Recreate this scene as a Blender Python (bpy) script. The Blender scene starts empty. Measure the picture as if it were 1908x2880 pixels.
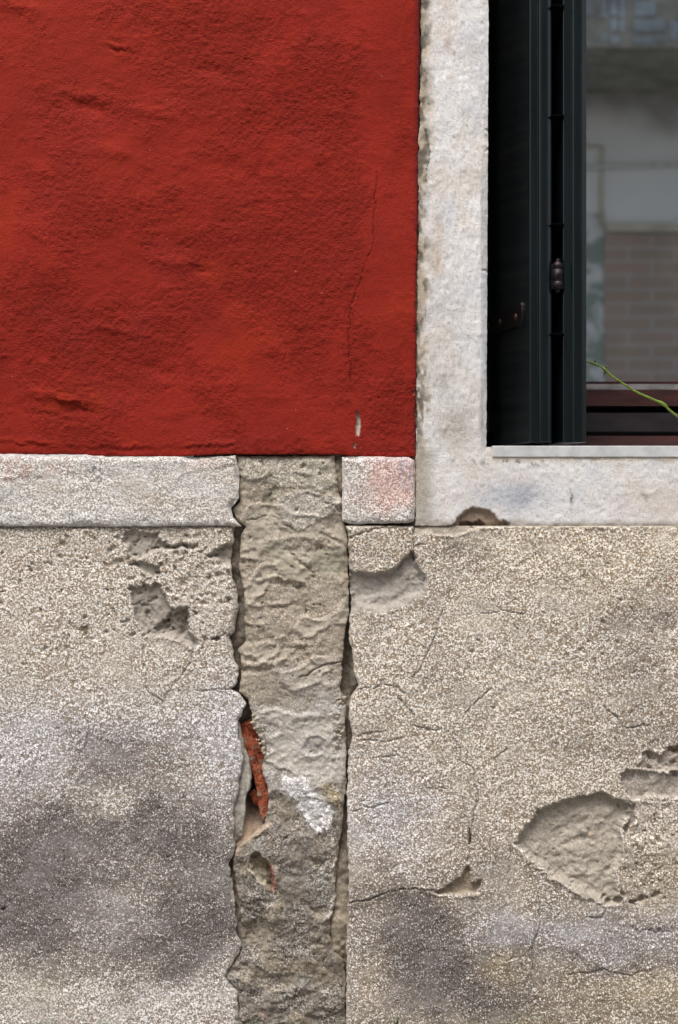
import bpy, math, random
import numpy as np
from mathutils import Vector

random.seed(7)
C = bpy.context.scene.collection
S = 1450.0          # photo units per metre on the wall face
D = 3.5             # camera distance from the wall face
ZC = 1.03           # camera height

# ------------------------------------------------------------------ camera
cam = bpy.data.cameras.new('camera')
camo = bpy.data.objects.new('camera', cam); C.objects.link(camo)
camo.location = (0, -D, ZC); camo.rotation_euler = (math.pi/2, 0, 0)
cam.sensor_fit = 'VERTICAL'; cam.sensor_height = 36.0
cam.lens = 36.0 * D / (2880.0 / S)
cam.dof.use_dof = True; cam.dof.focus_distance = D; cam.dof.aperture_fstop = 3.4
cam.clip_start = 0.05; cam.clip_end = 500
bpy.context.scene.camera = camo

# ------------------------------------------------------------------ light
SUN_EL, SUN_AZ = math.radians(65), math.radians(-22)   # azimuth measured from the street side
w = bpy.data.worlds.new('World'); bpy.context.scene.world = w; w.use_nodes = True
nt = w.node_tree; nt.nodes.clear()
sky = nt.nodes.new('ShaderNodeTexSky'); sky.sky_type = 'NISHITA'; sky.sun_disc = False
sky.sun_elevation = SUN_EL; sky.sun_rotation = math.pi + math.radians(22)
sky.air_density = 1.0; sky.dust_density = 6.0; sky.ozone_density = 1.0
hs = nt.nodes.new('ShaderNodeHueSaturation'); hs.inputs['Saturation'].default_value = 0.35
bg = nt.nodes.new('ShaderNodeBackground'); bg.inputs[1].default_value = 0.15
wo = nt.nodes.new('ShaderNodeOutputWorld')
nt.links.new(sky.outputs[0], hs.inputs['Color']); nt.links.new(hs.outputs[0], bg.inputs[0]); nt.links.new(bg.outputs[0], wo.inputs[0])
sl = bpy.data.lights.new('sun', 'SUN'); sl.energy = 1.5; sl.angle = math.radians(24); sl.color = (1.0, 0.98, 0.955)
so = bpy.data.objects.new('sun', sl); C.objects.link(so)
dirn = Vector((math.sin(SUN_AZ)*math.cos(SUN_EL), -math.cos(SUN_AZ)*math.cos(SUN_EL), math.sin(SUN_EL)))
so.rotation_euler = dirn.to_track_quat('Z', 'Y').to_euler(); so.location = (-2, -5, 8)
vs = bpy.context.scene.view_settings
vs.view_transform = 'Standard'; vs.look = 'None'; vs.gamma = 1.0; vs.exposure = 0.48
bpy.context.scene.cycles.max_bounces = 6

# ------------------------------------------------------------------ numpy noise
def _h(ix, iy, seed):
    n = (ix.astype(np.int64)*374761393 + iy.astype(np.int64)*668265263 + seed*982451653) & 0x7fffffff
    n = ((n ^ (n >> 13)) * 1274126177) & 0x7fffffff
    n = ((n ^ (n >> 16)) * 374761393) & 0x7fffffff
    return (n & 0xffffff) / float(0xffffff)
def vnoise(x, y, seed=0):
    xi = np.floor(x); yi = np.floor(y); fx = x-xi; fy = y-yi
    fx = fx*fx*fx*(fx*(fx*6-15)+10); fy = fy*fy*fy*(fy*(fy*6-15)+10)
    a = _h(xi, yi, seed); b = _h(xi+1, yi, seed); c = _h(xi, yi+1, seed); d = _h(xi+1, yi+1, seed)
    return ((a*(1-fx)+b*fx)*(1-fy) + (c*(1-fx)+d*fx)*fy)*2-1
def fbm(x, y, scale, octs=4, seed=0, gain=0.5):
    """about -1..1"""
    r = 0; a = 1.0; t = 0; x = np.asarray(x, float); y = np.asarray(y, float)
    for o in range(octs):
        f = 2.03**o/scale
        ca, sa = math.cos(0.6*o), math.sin(0.6*o)
        r = r + a*vnoise((x*ca-y*sa)*f+17.3*o, (x*sa+y*ca)*f-9.1*o, seed+o*31); t += a; a *= gain
    return r/t*1.5
def ridged(x, y, scale, octs=3, seed=0):
    r = 0; a = 1; t = 0
    for o in range(octs):
        f = 2.1**o/scale
        r = r + a*(1-np.abs(vnoise(x*f+5*o, y*f-3*o, seed+o*13))); t += a; a *= 0.5
    return r/t
def sst(a, b, v):
    t = np.clip((v-a)/(b-a), 0, 1); return t*t*(3-2*t)
def lerp(a, b, t): return a + (b-a)*t
def gauss(x, y, cx, cy, rx, ry, ang=0):
    c, s = math.cos(ang), math.sin(ang)
    dx = x-cx; dy = y-cy
    return np.exp(-(((dx*c+dy*s)/rx)**2 + ((-dx*s+dy*c)/ry)**2))
def sd_poly(x, y, P):
    """positive inside"""
    P = np.array(P, float); n = len(P)
    d = np.full(x.shape, 1e18); s = np.zeros(x.shape, bool)
    for i in range(n):
        ax, ay = P[i]; bx, by = P[i-1]
        ex, ey = bx-ax, by-ay; wx = x-ax; wy = y-ay
        t = np.clip((wx*ex+wy*ey)/(ex*ex+ey*ey+1e-9), 0, 1)
        d = np.minimum(d, (wx-ex*t)**2+(wy-ey*t)**2)
        cond = ((ay > y) != (by > y))
        xi = (bx-ax)*(y-ay)/((by-ay) if by != ay else 1e-9)+ax
        s ^= cond & (x < xi)
    d = np.sqrt(d)
    return np.where(s, d, -d)
def d_line(x, y, P):
    d = np.full(x.shape, 1e18)
    for i in range(len(P)-1):
        ax, ay = P[i]; bx, by = P[i+1]
        ex, ey = bx-ax, by-ay; wx = x-ax; wy = y-ay
        t = np.clip((wx*ex+wy*ey)/(ex*ex+ey*ey+1e-9), 0, 1)
        d = np.minimum(d, (wx-ex*t)**2+(wy-ey*t)**2)
    return np.sqrt(d)
def local(x, y, P, m, fn, out):
    """evaluate fn only near the points P and hand (mask, values) to out"""
    P = np.array(P, float)
    k = (x > P[:, 0].min()-m) & (x < P[:, 0].max()+m) & (y > P[:, 1].min()-m) & (y < P[:, 1].max()+m)
    if k.any(): out(k, fn(x[k], y[k]))

class Field:
    """height (photo units toward the viewer), colour, grain and dirt on the wall"""
    def __init__(s, x, y, h, col, grain, dirt):
        s.x, s.y = x, y
        n = x.shape
        s.h = np.zeros(n)+h; s.col = np.zeros(n+(3,))+np.asarray(col); s.grain = np.zeros(n)+grain; s.dirt = np.zeros(n)+dirt
        s.wx = x + 7*fbm(x, y, 30, 4, 901, 0.6) + 3.0*fbm(x, y, 9, 2, 55)
        s.wy = y + 7*fbm(x, y, 30, 4, 402, 0.6) + 3.0*fbm(x, y, 9, 2, 77)
    def tint(s, m, col, a=1.0):
        m = np.clip(m*a, 0, 1)[..., None]; s.col = s.col*(1-m)+np.asarray(col)*m
    def pit(s, P, depth, wt=4, wb=16, col=None, grain=0.08, dirt=0.0, tilt=0.0, rim=0.0, warp=1.0):
        A = np.array(P, float); y0, y1 = A[:, 1].min(), A[:, 1].max()
        k = (s.x > A[:, 0].min()-30) & (s.x < A[:, 0].max()+30) & (s.y > y0-30) & (s.y < y1+30)
        if not k.any(): return
        X = s.x[k]+(s.wx[k]-s.x[k])*warp; Y = s.y[k]+(s.wy[k]-s.y[k])*warp
        d = sd_poly(X, Y, P)
        t = np.clip((Y-y0)/(y1-y0+1e-6), 0, 1)
        wd = lerp(wt, wb, t**1.5)
        m = sst(0, 1, d/wd)
        s.h[k] -= m*depth*(1+tilt*(0.5-t)) - m*(0.26*depth*fbm(X, Y, 26, 4, 12, 0.6)+0.7*fbm(X, Y, 8, 2, 13))
        if rim: s.h[k] += rim*np.exp(-((d+3)/4.0)**2)*t
        mm = sst(-1.0, 3.0, d)
        s.grain[k] = lerp(s.grain[k], grain, mm); s.dirt[k] = lerp(s.dirt[k], dirt, mm)
        if col is not None:
            c = np.asarray(col)*(1+0.10*fbm(X, Y, 30, 3, 5)[..., None])
            s.col[k] = s.col[k]*(1-mm[..., None]) + c*mm[..., None]
    def hole(s, cx, cy, r, depth, ry=None):
        ry = ry or r
        k = (abs(s.x-cx) < 3*r+8) & (abs(s.y-cy) < 3*ry+8)
        if not k.any(): return
        q = np.sqrt(((s.wx[k]-cx)/r)**2+((s.wy[k]-cy)/ry)**2)
        m = 1-sst(0.55, 1.15, q)
        s.h[k] -= m*depth; s.grain[k] *= 1-0.8*m
    def crack(s, P, wd=2.0, depth=6, dark=0.35, lip=0.0, seed=3):
        A = np.array(P, float)
        k = (s.x > A[:, 0].min()-25) & (s.x < A[:, 0].max()+25) & (s.y > A[:, 1].min()-25) & (s.y < A[:, 1].max()+25)
        if not k.any(): return
        X = s.x[k] + 5*fbm(s.x[k], s.y[k], 24, 3, seed); Y = s.y[k] + 5*fbm(s.x[k], s.y[k], 24, 3, seed+9)
        d = d_line(X, Y, P); v = 0.75+0.5*fbm(X, Y, 40, 2, seed+4)
        m = np.exp(-(d/(wd*v+0.3))**2)
        s.h[k] -= m*depth
        if lip: s.h[k] += lip*np.exp(-((d-5)/5.0)**2)
        s.grain[k] *= 1-0.6*m
        s.col[k] *= (1-dark*m)[..., None]  # crack dirt plus shade too fine for the mesh, darkened into the colour
    def ridge(s, P, wd, amp, one=0.0, warp=1.0):
        A = np.array(P, float)
        mg = wd*3+10
        k = (s.x > A[:, 0].min()-mg) & (s.x < A[:, 0].max()+mg) & (s.y > A[:, 1].min()-mg) & (s.y < A[:, 1].max()+mg)
        if not k.any(): return
        X = s.x[k]+(s.wx[k]-s.x[k])*warp; Y = s.y[k]+(s.wy[k]-s.y[k])*warp
        d = d_line(X, Y, P)
        m = np.exp(-(d/wd)**2)
        if one:
            d2 = d_line(X, Y-one*wd, P); m = m - 0.9*np.exp(-(d2/wd)**2)
        s.h[k] += amp*m*(0.75+0.7*fbm(X, Y, 28, 2, 47))*(1.0 if one else 1.0)

def curve(P, jag=2.0, seed=1, axis=1):
    """x as a function of y (axis 1) or y as a function of x (axis 0), with a broken edge"""
    P = sorted([(b, a) for a, b in P] if axis == 1 else [(a, b) for a, b in P])
    t = np.array([p[0] for p in P], float); v = np.array([p[1] for p in P], float)
    def f(q):
        q = np.asarray(q, float)
        r = np.interp(q, t, v)
        return r + jag*(fbm(q, q*0+seed*7.7, 22, 3, seed)+0.7*fbm(q, q*0+3.1, 10, 3, seed+5, 0.6))
    return f
def const(v): return lambda q: np.zeros_like(np.asarray(q, float))+v

def axis_pts(a, b, lo, hi, step):
    """even steps inside lo..hi, growing outside"""
    mid0, mid1 = max(a, lo), min(b, hi)
    if mid1 <= mid0:
        return np.linspace(a, b, 40)
    n = max(2, int(round((mid1-mid0)/step)))
    c = list(np.linspace(mid0, mid1, n+1))
    left = []; q = mid0; st = step
    while q > a+1e-6:
        st = min(st*1.12, 60); q = max(a, q-st); left.append(q)
    right = []; q = mid1; st = step
    while q < b-1e-6:
        st = min(st*1.12, 60); q = min(b, q+st); right.append(q)
    return np.array(left[::-1]+c+right)

def sheet(name, parent, xl, xr, yt, yb, paint, mat, base=0.0, skirt=14.0, rnd=(3, 5), step=2.9, edge_col=None, label=None, flush=''):
    """a wall layer between four edge curves, with real relief and a returned edge"""
    ymid = 0.5*(yt(np.array([0.0]))[0]+yb(np.array([0.0]))[0])
    ya = float(np.mean(yt(np.array([0.0, 500, 1000])))); yz = float(np.mean(yb(np.array([0.0, 500, 1000]))))
    xa = float(np.mean(xl(np.linspace(max(ya, 0), min(yz, 2900), 20)))); xz = float(np.mean(xr(np.linspace(max(ya, 0), min(yz, 2900), 20))))
    gx = axis_pts(xa, xz, -30, 1938, step); gy = axis_pts(ya, yz, -30, 2940, step)
    U = (gx-xa)/(xz-xa); V = (gy-ya)/(yz-ya)
    U, V = np.meshgrid(U, V)
    Y = ya+(yz-ya)*V
    for _ in range(3):
        X = lerp(xl(Y), xr(Y), U)
        Y = lerp(yt(X), yb(X), V)
    f = paint(X, Y)
    wdt = xr(Y)-xl(Y); hgt = yb(X)-yt(X)
    de = np.minimum(np.minimum(U, 1-U)*wdt, np.minimum(V + (9 if 't' in flush else 0), 1-V + (9 if 'b' in flush else 0))*hgt)
    amp, rad = rnd
    if mat is M_REN:
        radv = rad*(1+1.3*np.maximum(0, fbm(X, Y, 70, 3, 93)+0.15))
        f.h -= amp*np.exp(-(np.maximum(de, 0)/radv)**1.5)*(1+0.5*fbm(X, Y, 18, 2, 91))*(radv/rad)
        em = (1-sst(0.35, 0.95, de/radv))
        f.grain *= 1-0.85*em; f.tint(em, edge_col if edge_col is not None else (0.34, 0.29, 0.23), 0.6)
    else:
        f.h -= amp*np.exp(-(np.maximum(de, 0)/rad)**1.3)*(1+0.6*fbm(X, Y, 18, 2, 91))
    f.h += base
    ny, nx = X.shape
    vx = X.ravel(); vy = Y.ravel(); vh = f.h.ravel(); col = f.col.reshape(-1, 3); gr = f.grain.ravel(); di = f.dirt.ravel()
    # rim ring
    idx = np.arange(ny*nx).reshape(ny, nx)
    ring = np.concatenate([idx[0, :], idx[1:, -1], idx[-1, -2::-1], idx[-2:0:-1, 0]])
    m = len(ring)
    k = ny*nx
    quads = np.stack([idx[:-1, :-1], idx[1:, :-1], idx[1:, 1:], idx[:-1, 1:]], -1).reshape(-1, 4)
    X2, Y2, H2, C2, G2, D2, Q = [vx], [vy], [vh], [col], [gr], [di], [quads]
    prev = ring
    ec = np.asarray(edge_col if edge_col is not None else (0.34, 0.29, 0.23))
    lv0 = ((0.0, 0.35, 1.0) if flush else (0.35, 1.0))
    for lv, fr in enumerate(lv0):
        off = k+lv*m
        X2.append(vx[ring]); Y2.append(vy[ring])
        H2.append(vh[ring]-skirt*fr)
        C2.append(np.tile(ec, (m, 1))*(1+0.2*fbm(vx[ring], vy[ring], 14, 2, 4))[:, None]); G2.append(np.zeros(m)+0.1); D2.append(np.zeros(m))
        cur = np.arange(off, off+m)
        if fr > 0: Q.append(np.stack([prev, np.roll(prev, -1), np.roll(cur, -1), cur], -1))
        prev = cur
    vx = np.concatenate(X2); vy = np.concatenate(Y2); vh = np.concatenate(H2); col = np.concatenate(C2); gr = np.concatenate(G2); di = np.concatenate(D2); Q = np.concatenate(Q)
    co = np.stack([(vx-954)/S, -vh/S, ZC+(1440-vy)/S], -1).astype(np.float32)
    me = bpy.data.meshes.new(name)
    me.vertices.add(len(co)); me.vertices.foreach_set('co', co.ravel())
    me.loops.add(Q.size); me.loops.foreach_set('vertex_index', Q.ravel().astype(np.int32))
    me.polygons.add(len(Q)); me.polygons.foreach_set('loop_start', (np.arange(len(Q))*4).astype(np.int32))
    try: me.polygons.foreach_set('loop_total', np.full(len(Q), 4, np.int32))
    except Exception: pass
    me.polygons.foreach_set('use_smooth', np.ones(len(Q), bool))
    me.update(calc_edges=True); me.validate()
    a = me.attributes.new('tone', 'FLOAT_COLOR', 'POINT')
    a.data.foreach_set('color', np.concatenate([np.clip(col, 0, 1), np.ones((len(col), 1))], 1).astype(np.float32).ravel())
    a = me.attributes.new('grain', 'FLOAT', 'POINT'); a.data.foreach_set('value', np.clip(gr, 0, 1).astype(np.float32))
    a = me.attributes.new('dirt', 'FLOAT', 'POINT'); a.data.foreach_set('value', np.clip(di, 0, 1).astype(np.float32))
    me.materials.append(mat)
    o = bpy.data.objects.new(name, me); C.objects.link(o); o.parent = parent
    if label: o['label'] = label
    return o

# ------------------------------------------------------------------ materials
class NB:
    def __init__(s, name):
        s.m = bpy.data.materials.new(name); s.m.use_nodes = True; s.t = s.m.node_tree; s.t.nodes.clear()
        s.out = s.n('ShaderNodeOutputMaterial')
    def n(s, t, **kw):
        nd = s.t.nodes.new(t)
        for k, v in kw.items(): setattr(nd, k, v)
        return nd
    def l(s, a, b): s.t.links.new(a, b)
    def inp(s, sock, v):
        if isinstance(v, bpy.types.NodeSocket): s.l(v, sock)
        else: sock.default_value = v
    def math(s, op, a, b=0.0, c=0.0, clamp=False):
        nd = s.n('ShaderNodeMath', operation=op, use_clamp=clamp)
        s.inp(nd.inputs[0], a); s.inp(nd.inputs[1], b)
        if op in ('MULTIPLY_ADD', 'SMOOTH_MIN', 'COMPARE'): s.inp(nd.inputs[2], c)
        return nd.outputs[0]
    def mapr(s, v, a, b, c=0.0, d=1.0, smooth=True):
        nd = s.n('ShaderNodeMapRange'); nd.interpolation_type = 'SMOOTHSTEP' if smooth else 'LINEAR'
        s.inp(nd.inputs[0], v); s.inp(nd.inputs[1], a); s.inp(nd.inputs[2], b); s.inp(nd.inputs[3], c); s.inp(nd.inputs[4], d)
        return nd.outputs[0]
    def mix(s, f, a, b, mode='MIX'):
        nd = s.n('ShaderNodeMix', data_type='RGBA', blend_type=mode)
        s.inp(nd.inputs[0], f); s.inp(nd.inputs[6], a if isinstance(a, bpy.types.NodeSocket) else (*a, 1)); s.inp(nd.inputs[7], b if isinstance(b, bpy.types.NodeSocket) else (*b, 1))
        return nd.outputs[2]
    def scale(s, col, f):
        nd = s.n('ShaderNodeVectorMath', operation='SCALE'); s.inp(nd.inputs[0], col if isinstance(col, bpy.types.NodeSocket) else col); s.inp(nd.inputs[3], f)
        return nd.outputs[0]
    def attr(s, name):
        nd = s.n('ShaderNodeAttribute', attribute_name=name); return nd
    def coord(s, sc=(1, 1, 1)):
        tc = s.n('ShaderNodeTexCoord')
        if sc == (1, 1, 1): return tc.outputs['Object']
        mp = s.n('ShaderNodeMapping'); mp.inputs['Scale'].default_value = sc; s.l(tc.outputs['Object'], mp.inputs[0]); return mp.outputs[0]
    def noise(s, vec, scale, det=3, rough=0.55, dist=0.0):
        nd = s.n('ShaderNodeTexNoise'); s.l(vec, nd.inputs['Vector']); nd.inputs['Scale'].default_value = scale
        nd.inputs['Detail'].default_value = det; nd.inputs['Roughness'].default_value = rough; nd.inputs['Distortion'].default_value = dist
        return nd.outputs[0]
    def vor(s, vec, scale, feature='F1', rnd=1.0):
        nd = s.n('ShaderNodeTexVoronoi', feature=feature); s.l(vec, nd.inputs['Vector']); nd.inputs['Scale'].default_value = scale
        nd.inputs['Randomness'].default_value = rnd
        return nd
    def bump(s, h, dist, strength=1.0, prev=None):
        nd = s.n('ShaderNodeBump'); s.inp(nd.inputs['Height'], h); s.inp(nd.inputs['Distance'], dist); s.inp(nd.inputs['Strength'], strength)
        if prev is not None: s.l(prev, nd.inputs['Normal'])
        return nd.outputs[0]
    def bsdf(s, col, rough=0.9, spec=0.2, normal=None, metal=0.0, coat=0.0):
        p = s.n('ShaderNodeBsdfPrincipled')
        s.inp(p.inputs['Base Color'], col if isinstance(col, bpy.types.NodeSocket) else (*col, 1))
        s.inp(p.inputs['Roughness'], rough); s.inp(p.inputs['Specular IOR Level'], spec); p.inputs['Metallic'].default_value = metal
        p.inputs['Coat Weight'].default_value = coat; p.inputs['Coat Roughness'].default_value = 0.09
        if normal is not None: s.l(normal, p.inputs['Normal'])
        s.l(p.outputs[0], s.out.inputs[0]); return p

def mat_render():
    """pebbly render: pale grains set in a darker matrix; smooth mortar where grain is 0"""
    b = NB('grainy_render')
    tone = b.attr('tone').outputs['Color']; grain = b.attr('grain').outputs['Fac']; dirt = b.attr('dirt').outputs['Fac']
    v = b.coord()
    warp = b.noise(v, 90, 2)
    wn = b.n('ShaderNodeTexNoise'); b.l(v, wn.inputs['Vector']); wn.inputs['Scale'].default_value = 340; wn.inputs['Detail'].default_value = 2
    wa = b.n('ShaderNodeVectorMath', operation='MULTIPLY_ADD'); b.l(wn.outputs['Color'], wa.inputs[0]); wa.inputs[1].default_value = (0.0042, 0.0042, 0.0042); b.l(v, wa.inputs[2]); v_ = wa.outputs[0]
    v1 = b.vor(v_, 275); v2 = b.vor(v_, 430)
    n1 = b.noise(v, 260, 3, 0.6)
    rnd = b.n('ShaderNodeSeparateColor'); b.l(v1.outputs['Color'], rnd.inputs[0])
    rnd2 = b.n('ShaderNodeSeparateColor'); b.l(v2.outputs['Color'], rnd2.inputs[0])
    thr = b.mapr(dirt, 0, 1, 0.655, 0.43, False)
    lo = b.math('SUBTRACT', thr, 0.22)
    g1 = b.mapr(b.math('ADD', v1.outputs['Distance'], b.math('MULTIPLY', b.math('SUBTRACT', n1, 0.5), 1.1)), lo, thr, 1.0, 0.0)
    g2 = b.mapr(v2.outputs['Distance'], 0.2, 0.5, 1.0, 0.0)
    keep = b.mapr(rnd.outputs[0], b.math('MULTIPLY', dirt, 0.42), b.math('ADD', b.math('MULTIPLY', dirt, 0.42), 0.2), 0.25, 1.0)
    g1 = b.math('MULTIPLY', g1, keep)
    gm = b.math('MAXIMUM', g1, b.math('MULTIPLY', g2, 0.45))
    bright = b.math('MULTIPLY_ADD', rnd.outputs[1], 0.8, 1.15)
    bright = b.math('ADD', bright, b.math('MULTIPLY', dirt, 0.55))
    gcol = b.mix(0.43, b.scale(tone, bright), (0.86, 0.85, 0.845))
    mcol = b.mix(dirt, b.mix(1.0, tone, (0.53, 0.43, 0.32), 'MULTIPLY'), b.mix(1.0, tone, (0.40, 0.345, 0.30), 'MULTIPLY'))
    sp = b.mix(gm, mcol, gcol)
    fine = b.noise(v, 420, 3, 0.65)
    smooth = b.scale(tone, b.mapr(fine, 0.3, 0.7, 0.80, 1.18, False))
    col = b.mix(grain, smooth, sp)
    hgt = b.math('ADD', b.math('MULTIPLY', gm, grain), b.math('MULTIPLY', fine, b.mapr(grain, 0, 1, 0.55, 0.25, False)))
    nrm = b.bump(hgt, 0.0011, 0.8)
    b.bsdf(col, 0.92, 0.15, nrm); return b.m

def mat_red():
    b = NB('red_painted_plaster')
    tone = b.attr('tone').outputs['Color']; grain = b.attr('grain').outputs['Fac']
    v = b.coord(); vs_ = b.coord((1, 1, 1.5))
    n1 = b.noise(vs_, 240, 1, 0.5); n2 = b.noise(v, 420, 2, 0.6)
    amp = b.mapr(grain, 0, 1, 0.30, 1.0, False)
    hgt = b.math('MULTIPLY', b.math('ADD', n1, b.math('MULTIPLY', n2, 0.4)), amp)
    col = b.mix(1.0, tone, b.mix(b.mapr(n1, 0.35, 0.65), (0.90, 0.88, 0.88), (1.06, 1.06, 1.06)), 'MULTIPLY')
    speck = b.vor(v, 60); k = b.n('ShaderNodeSeparateColor'); b.l(speck.outputs['Color'], k.inputs[0])
    sp = b.math('MULTIPLY', b.mapr(speck.outputs['Distance'], 0.05, 0.09, 1, 0), b.math('GREATER_THAN', k.outputs[0], 0.965))
    col = b.mix(b.math('MULTIPLY', sp, 0.5), col, (0.5, 0.3, 0.27))
    b.bsdf(col, 0.85, 0.12, b.bump(hgt, 0.0022, 0.8)); return b.m

def mat_stone():
    """tooled Istrian stone"""
    b = NB('tooled_white_stone')
    tone = b.attr('tone').outputs['Color']; grain = b.attr('grain').outputs['Fac']
    v = b.coord()
    a = b.noise(b.coord((150, 60, 520)), 1.0, 3, 0.6); c = b.noise(b.coord((560, 60, 120)), 1.0, 3, 0.6); f = b.noise(v, 330, 3, 0.65)
    big = b.noise(v, 26, 3)
    pa = b.mapr(a, 0.34, 0.46, 1.0, 0.0); pc = b.mapr(c, 0.33, 0.46, 1.0, 0.0)
    sel = b.mapr(big, 0.42, 0.58)
    pit = b.math('MAXIMUM', b.math('MULTIPLY', pa, b.math('SUBTRACT', 1.15, sel)), b.math('MULTIPLY', pc, b.math('ADD', sel, 0.15)), clamp=True)
    f2 = b.mapr(f, 0.36, 0.64, 0, 1)
    col = b.mix(b.math('MULTIPLY', pit, b.mapr(grain, 0, 1, 0.10, 0.60, False)), b.mix(1.0, tone, (1.06, 1.06, 1.06), 'MULTIPLY'), b.mix(1.0, tone, (0.60, 0.585, 0.57), 'MULTIPLY'))
    col = b.mix(1.0, col, b.mix(f2, (0.90, 0.895, 0.89), (1.05, 1.05, 1.05)), 'MULTIPLY')
    hgt = b.math('ADD', b.math('MULTIPLY', pit, -0.8), b.math('MULTIPLY', f, 0.7))
    b.bsdf(col, 0.85, 0.15, b.bump(hgt, 0.0008, 0.8)); return b.m

def simple(name, col, rough=0.6, spec=0.4, var=0.15, nscale=40, bumpd=0.0005, metal=0.0, coat=0.0, col2=None, stretch=(1, 1, 1)):
    b = NB(name); v = b.coord(stretch); n = b.noise(v, nscale, 4, 0.6)
    c2 = col2 or tuple(min(1, q*(1+var*2)) for q in col)
    c = b.mix(b.mapr(n, 0.3, 0.7), tuple(q*(1-var) for q in col), c2)
    b.bsdf(c, rough, spec, b.bump(b.noise(v, nscale*5, 3), bumpd, 0.6), metal, coat); return b.m

M_REN, M_RED, M_STO = mat_render(), mat_red(), mat_stone()
M_PAINT = simple('dark_green_paint', (0.0026, 0.0062, 0.0076), 0.22, 0.5, 0.2, 30, 0.0003, 0, 0.2, stretch=(1, 1, 0.15))
M_IRON = simple('aged_bronze', (0.022, 0.016, 0.018), 0.42, 0.5, 0.4, 220, 0.0006, 0.75)
M_RIVET = simple('worn_rivet', (0.13, 0.075, 0.05), 0.4, 0.5, 0.3, 220, 0.0003, 0.7)
M_SILL = simple('pale_sill_slab', (0.50, 0.50, 0.50), 0.45, 0.4, 0.10, 26, 0.0004)
M_WOOD = simple('reddish_brown_frame', (0.035, 0.010, 0.009), 0.4, 0.5, 0.3, 60, 0.0003, stretch=(0.2, 1, 1))
M_WOODD = simple('dark_lower_frame', (0.012, 0.008, 0.010), 0.4, 0.5, 0.3, 60, 0.0003, stretch=(0.2, 1, 1))
M_BEAD = simple('grey_glazing_bead', (0.19, 0.18, 0.18), 0.5, 0.5, 0.25, 60, 0.0003, stretch=(0.3, 1, 1))
b = NB('orange_red_brick'); v = b.coord(); n1 = b.noise(v, 75, 5, 0.7); n2 = b.noise(v, 210, 4, 0.65); n3 = b.noise(v, 38, 4, 0.6)
bc = b.mix(b.mapr(n1, 0.38, 0.62), (0.15, 0.032, 0.018), (0.40, 0.115, 0.055)); bc = b.mix(b.mapr(n3, 0.55, 0.68, 0, 0.75), bc, (0.33, 0.27, 0.21)); bc = b.mix(b.mapr(n2, 0.36, 0.44, 0.7, 0), bc, (0.05, 0.02, 0.015))
b.bsdf(bc, 0.95, 0.1, b.bump(b.math('ADD', n1, b.math('MULTIPLY', n2, 0.6)), 0.005, 1.0)); M_BRICK = b.m
M_STEM = simple('green_stem', (0.10, 0.15, 0.012), 0.5, 0.4, 0.35, 120, 0.0005)
M_ROOM = simple('dim_interior', (0.03, 0.03, 0.03), 0.9, 0.1, 0.1, 5)

# ------------------------------------------------------------------ tagging
def tag(o, label=None, cat=None, group=None, kind=None):
    if label: o['label'] = label
    if cat: o['category'] = cat
    if group: o['group'] = group
    if kind: o['kind'] = kind
    return o
def empty(name, loc=(0, 0, 0)):
    o = bpy.data.objects.new(name, None); o.location = loc; C.objects.link(o); o.empty_display_size = 0.1; return o
def W(px, py, dep=0.0):
    """photo position -> world at depth dep metres behind the wall face (perspective allowed for)"""
    k = (D+dep)/D
    return Vector(((px-954)/S*k, dep, ZC+(1440-py)/S*k))
def mesh(name, verts, faces, mat, parent=None, smooth=False, bevel=0.0):
    me = bpy.data.meshes.new(name); me.from_pydata([tuple(v) for v in verts], [], faces); me.update()
    me.materials.append(mat)
    if smooth: me.polygons.foreach_set('use_smooth', [True]*len(me.polygons))
    o = bpy.data.objects.new(name, me); C.objects.link(o)
    if parent: o.parent = parent
    if bevel:
        m = o.modifiers.new('bevel', 'BEVEL'); m.width = bevel; m.segments = 2; m.limit_method = 'ANGLE'
    return o
def local_to(o, parent):
    """keep world coordinates of a mesh written in world space under a moved parent"""
    o.parent = parent; o.matrix_parent_inverse = parent.matrix_world.inverted()
def box(name, a, b_, mat, parent=None, bevel=0.0):
    (x0, y0, z0), (x1, y1, z1) = a, b_
    v = [(x, y, z) for x in (x0, x1) for y in (y0, y1) for z in (z0, z1)]
    f = [(0, 1, 3, 2), (4, 6, 7, 5), (0, 4, 5, 1), (2, 3, 7, 6), (0, 2, 6, 4), (1, 5, 7, 3)]
    return mesh(name, v, f, mat, parent, False, bevel)
def boxes(name, L, mat, parent=None):
    V, F = [], []
    for a, b_ in L:
        (x0, y0, z0), (x1, y1, z1) = a, b_; o = len(V)
        V += [(x, y, z) for x in (x0, x1) for y in (y0, y1) for z in (z0, z1)]
        F += [tuple(o+i for i in q) for q in [(0, 1, 3, 2), (4, 6, 7, 5), (0, 4, 5, 1), (2, 3, 7, 6), (0, 2, 6, 4), (1, 5, 7, 3)]]
    return mesh(name, V, F, mat, parent)
def tube(name, pts, rad, mat, parent=None, n=10):
    pts = [Vector(p) for p in pts]; V, F = [], []
    for i, p in enumerate(pts):
        t = (pts[min(i+1, len(pts)-1)]-pts[max(i-1, 0)]).normalized()
        a = t.cross(Vector((0, 1, 0.01))).normalized(); b_ = t.cross(a).normalized()
        r = rad[i] if isinstance(rad, (list, tuple)) else rad
        for k in range(n):
            q = 2*math.pi*k/n; V.append(p+a*r*math.cos(q)+b_*r*math.sin(q))
    for i in range(len(pts)-1):
        for k in range(n):
            F.append((i*n+k, i*n+(k+1) % n, (i+1)*n+(k+1) % n, (i+1)*n+k))
    F.append(tuple(range(n))[::-1]); F.append(tuple((len(pts)-1)*n+k for k in range(n)))
    return mesh(name, V, F, mat, parent, True)

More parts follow.
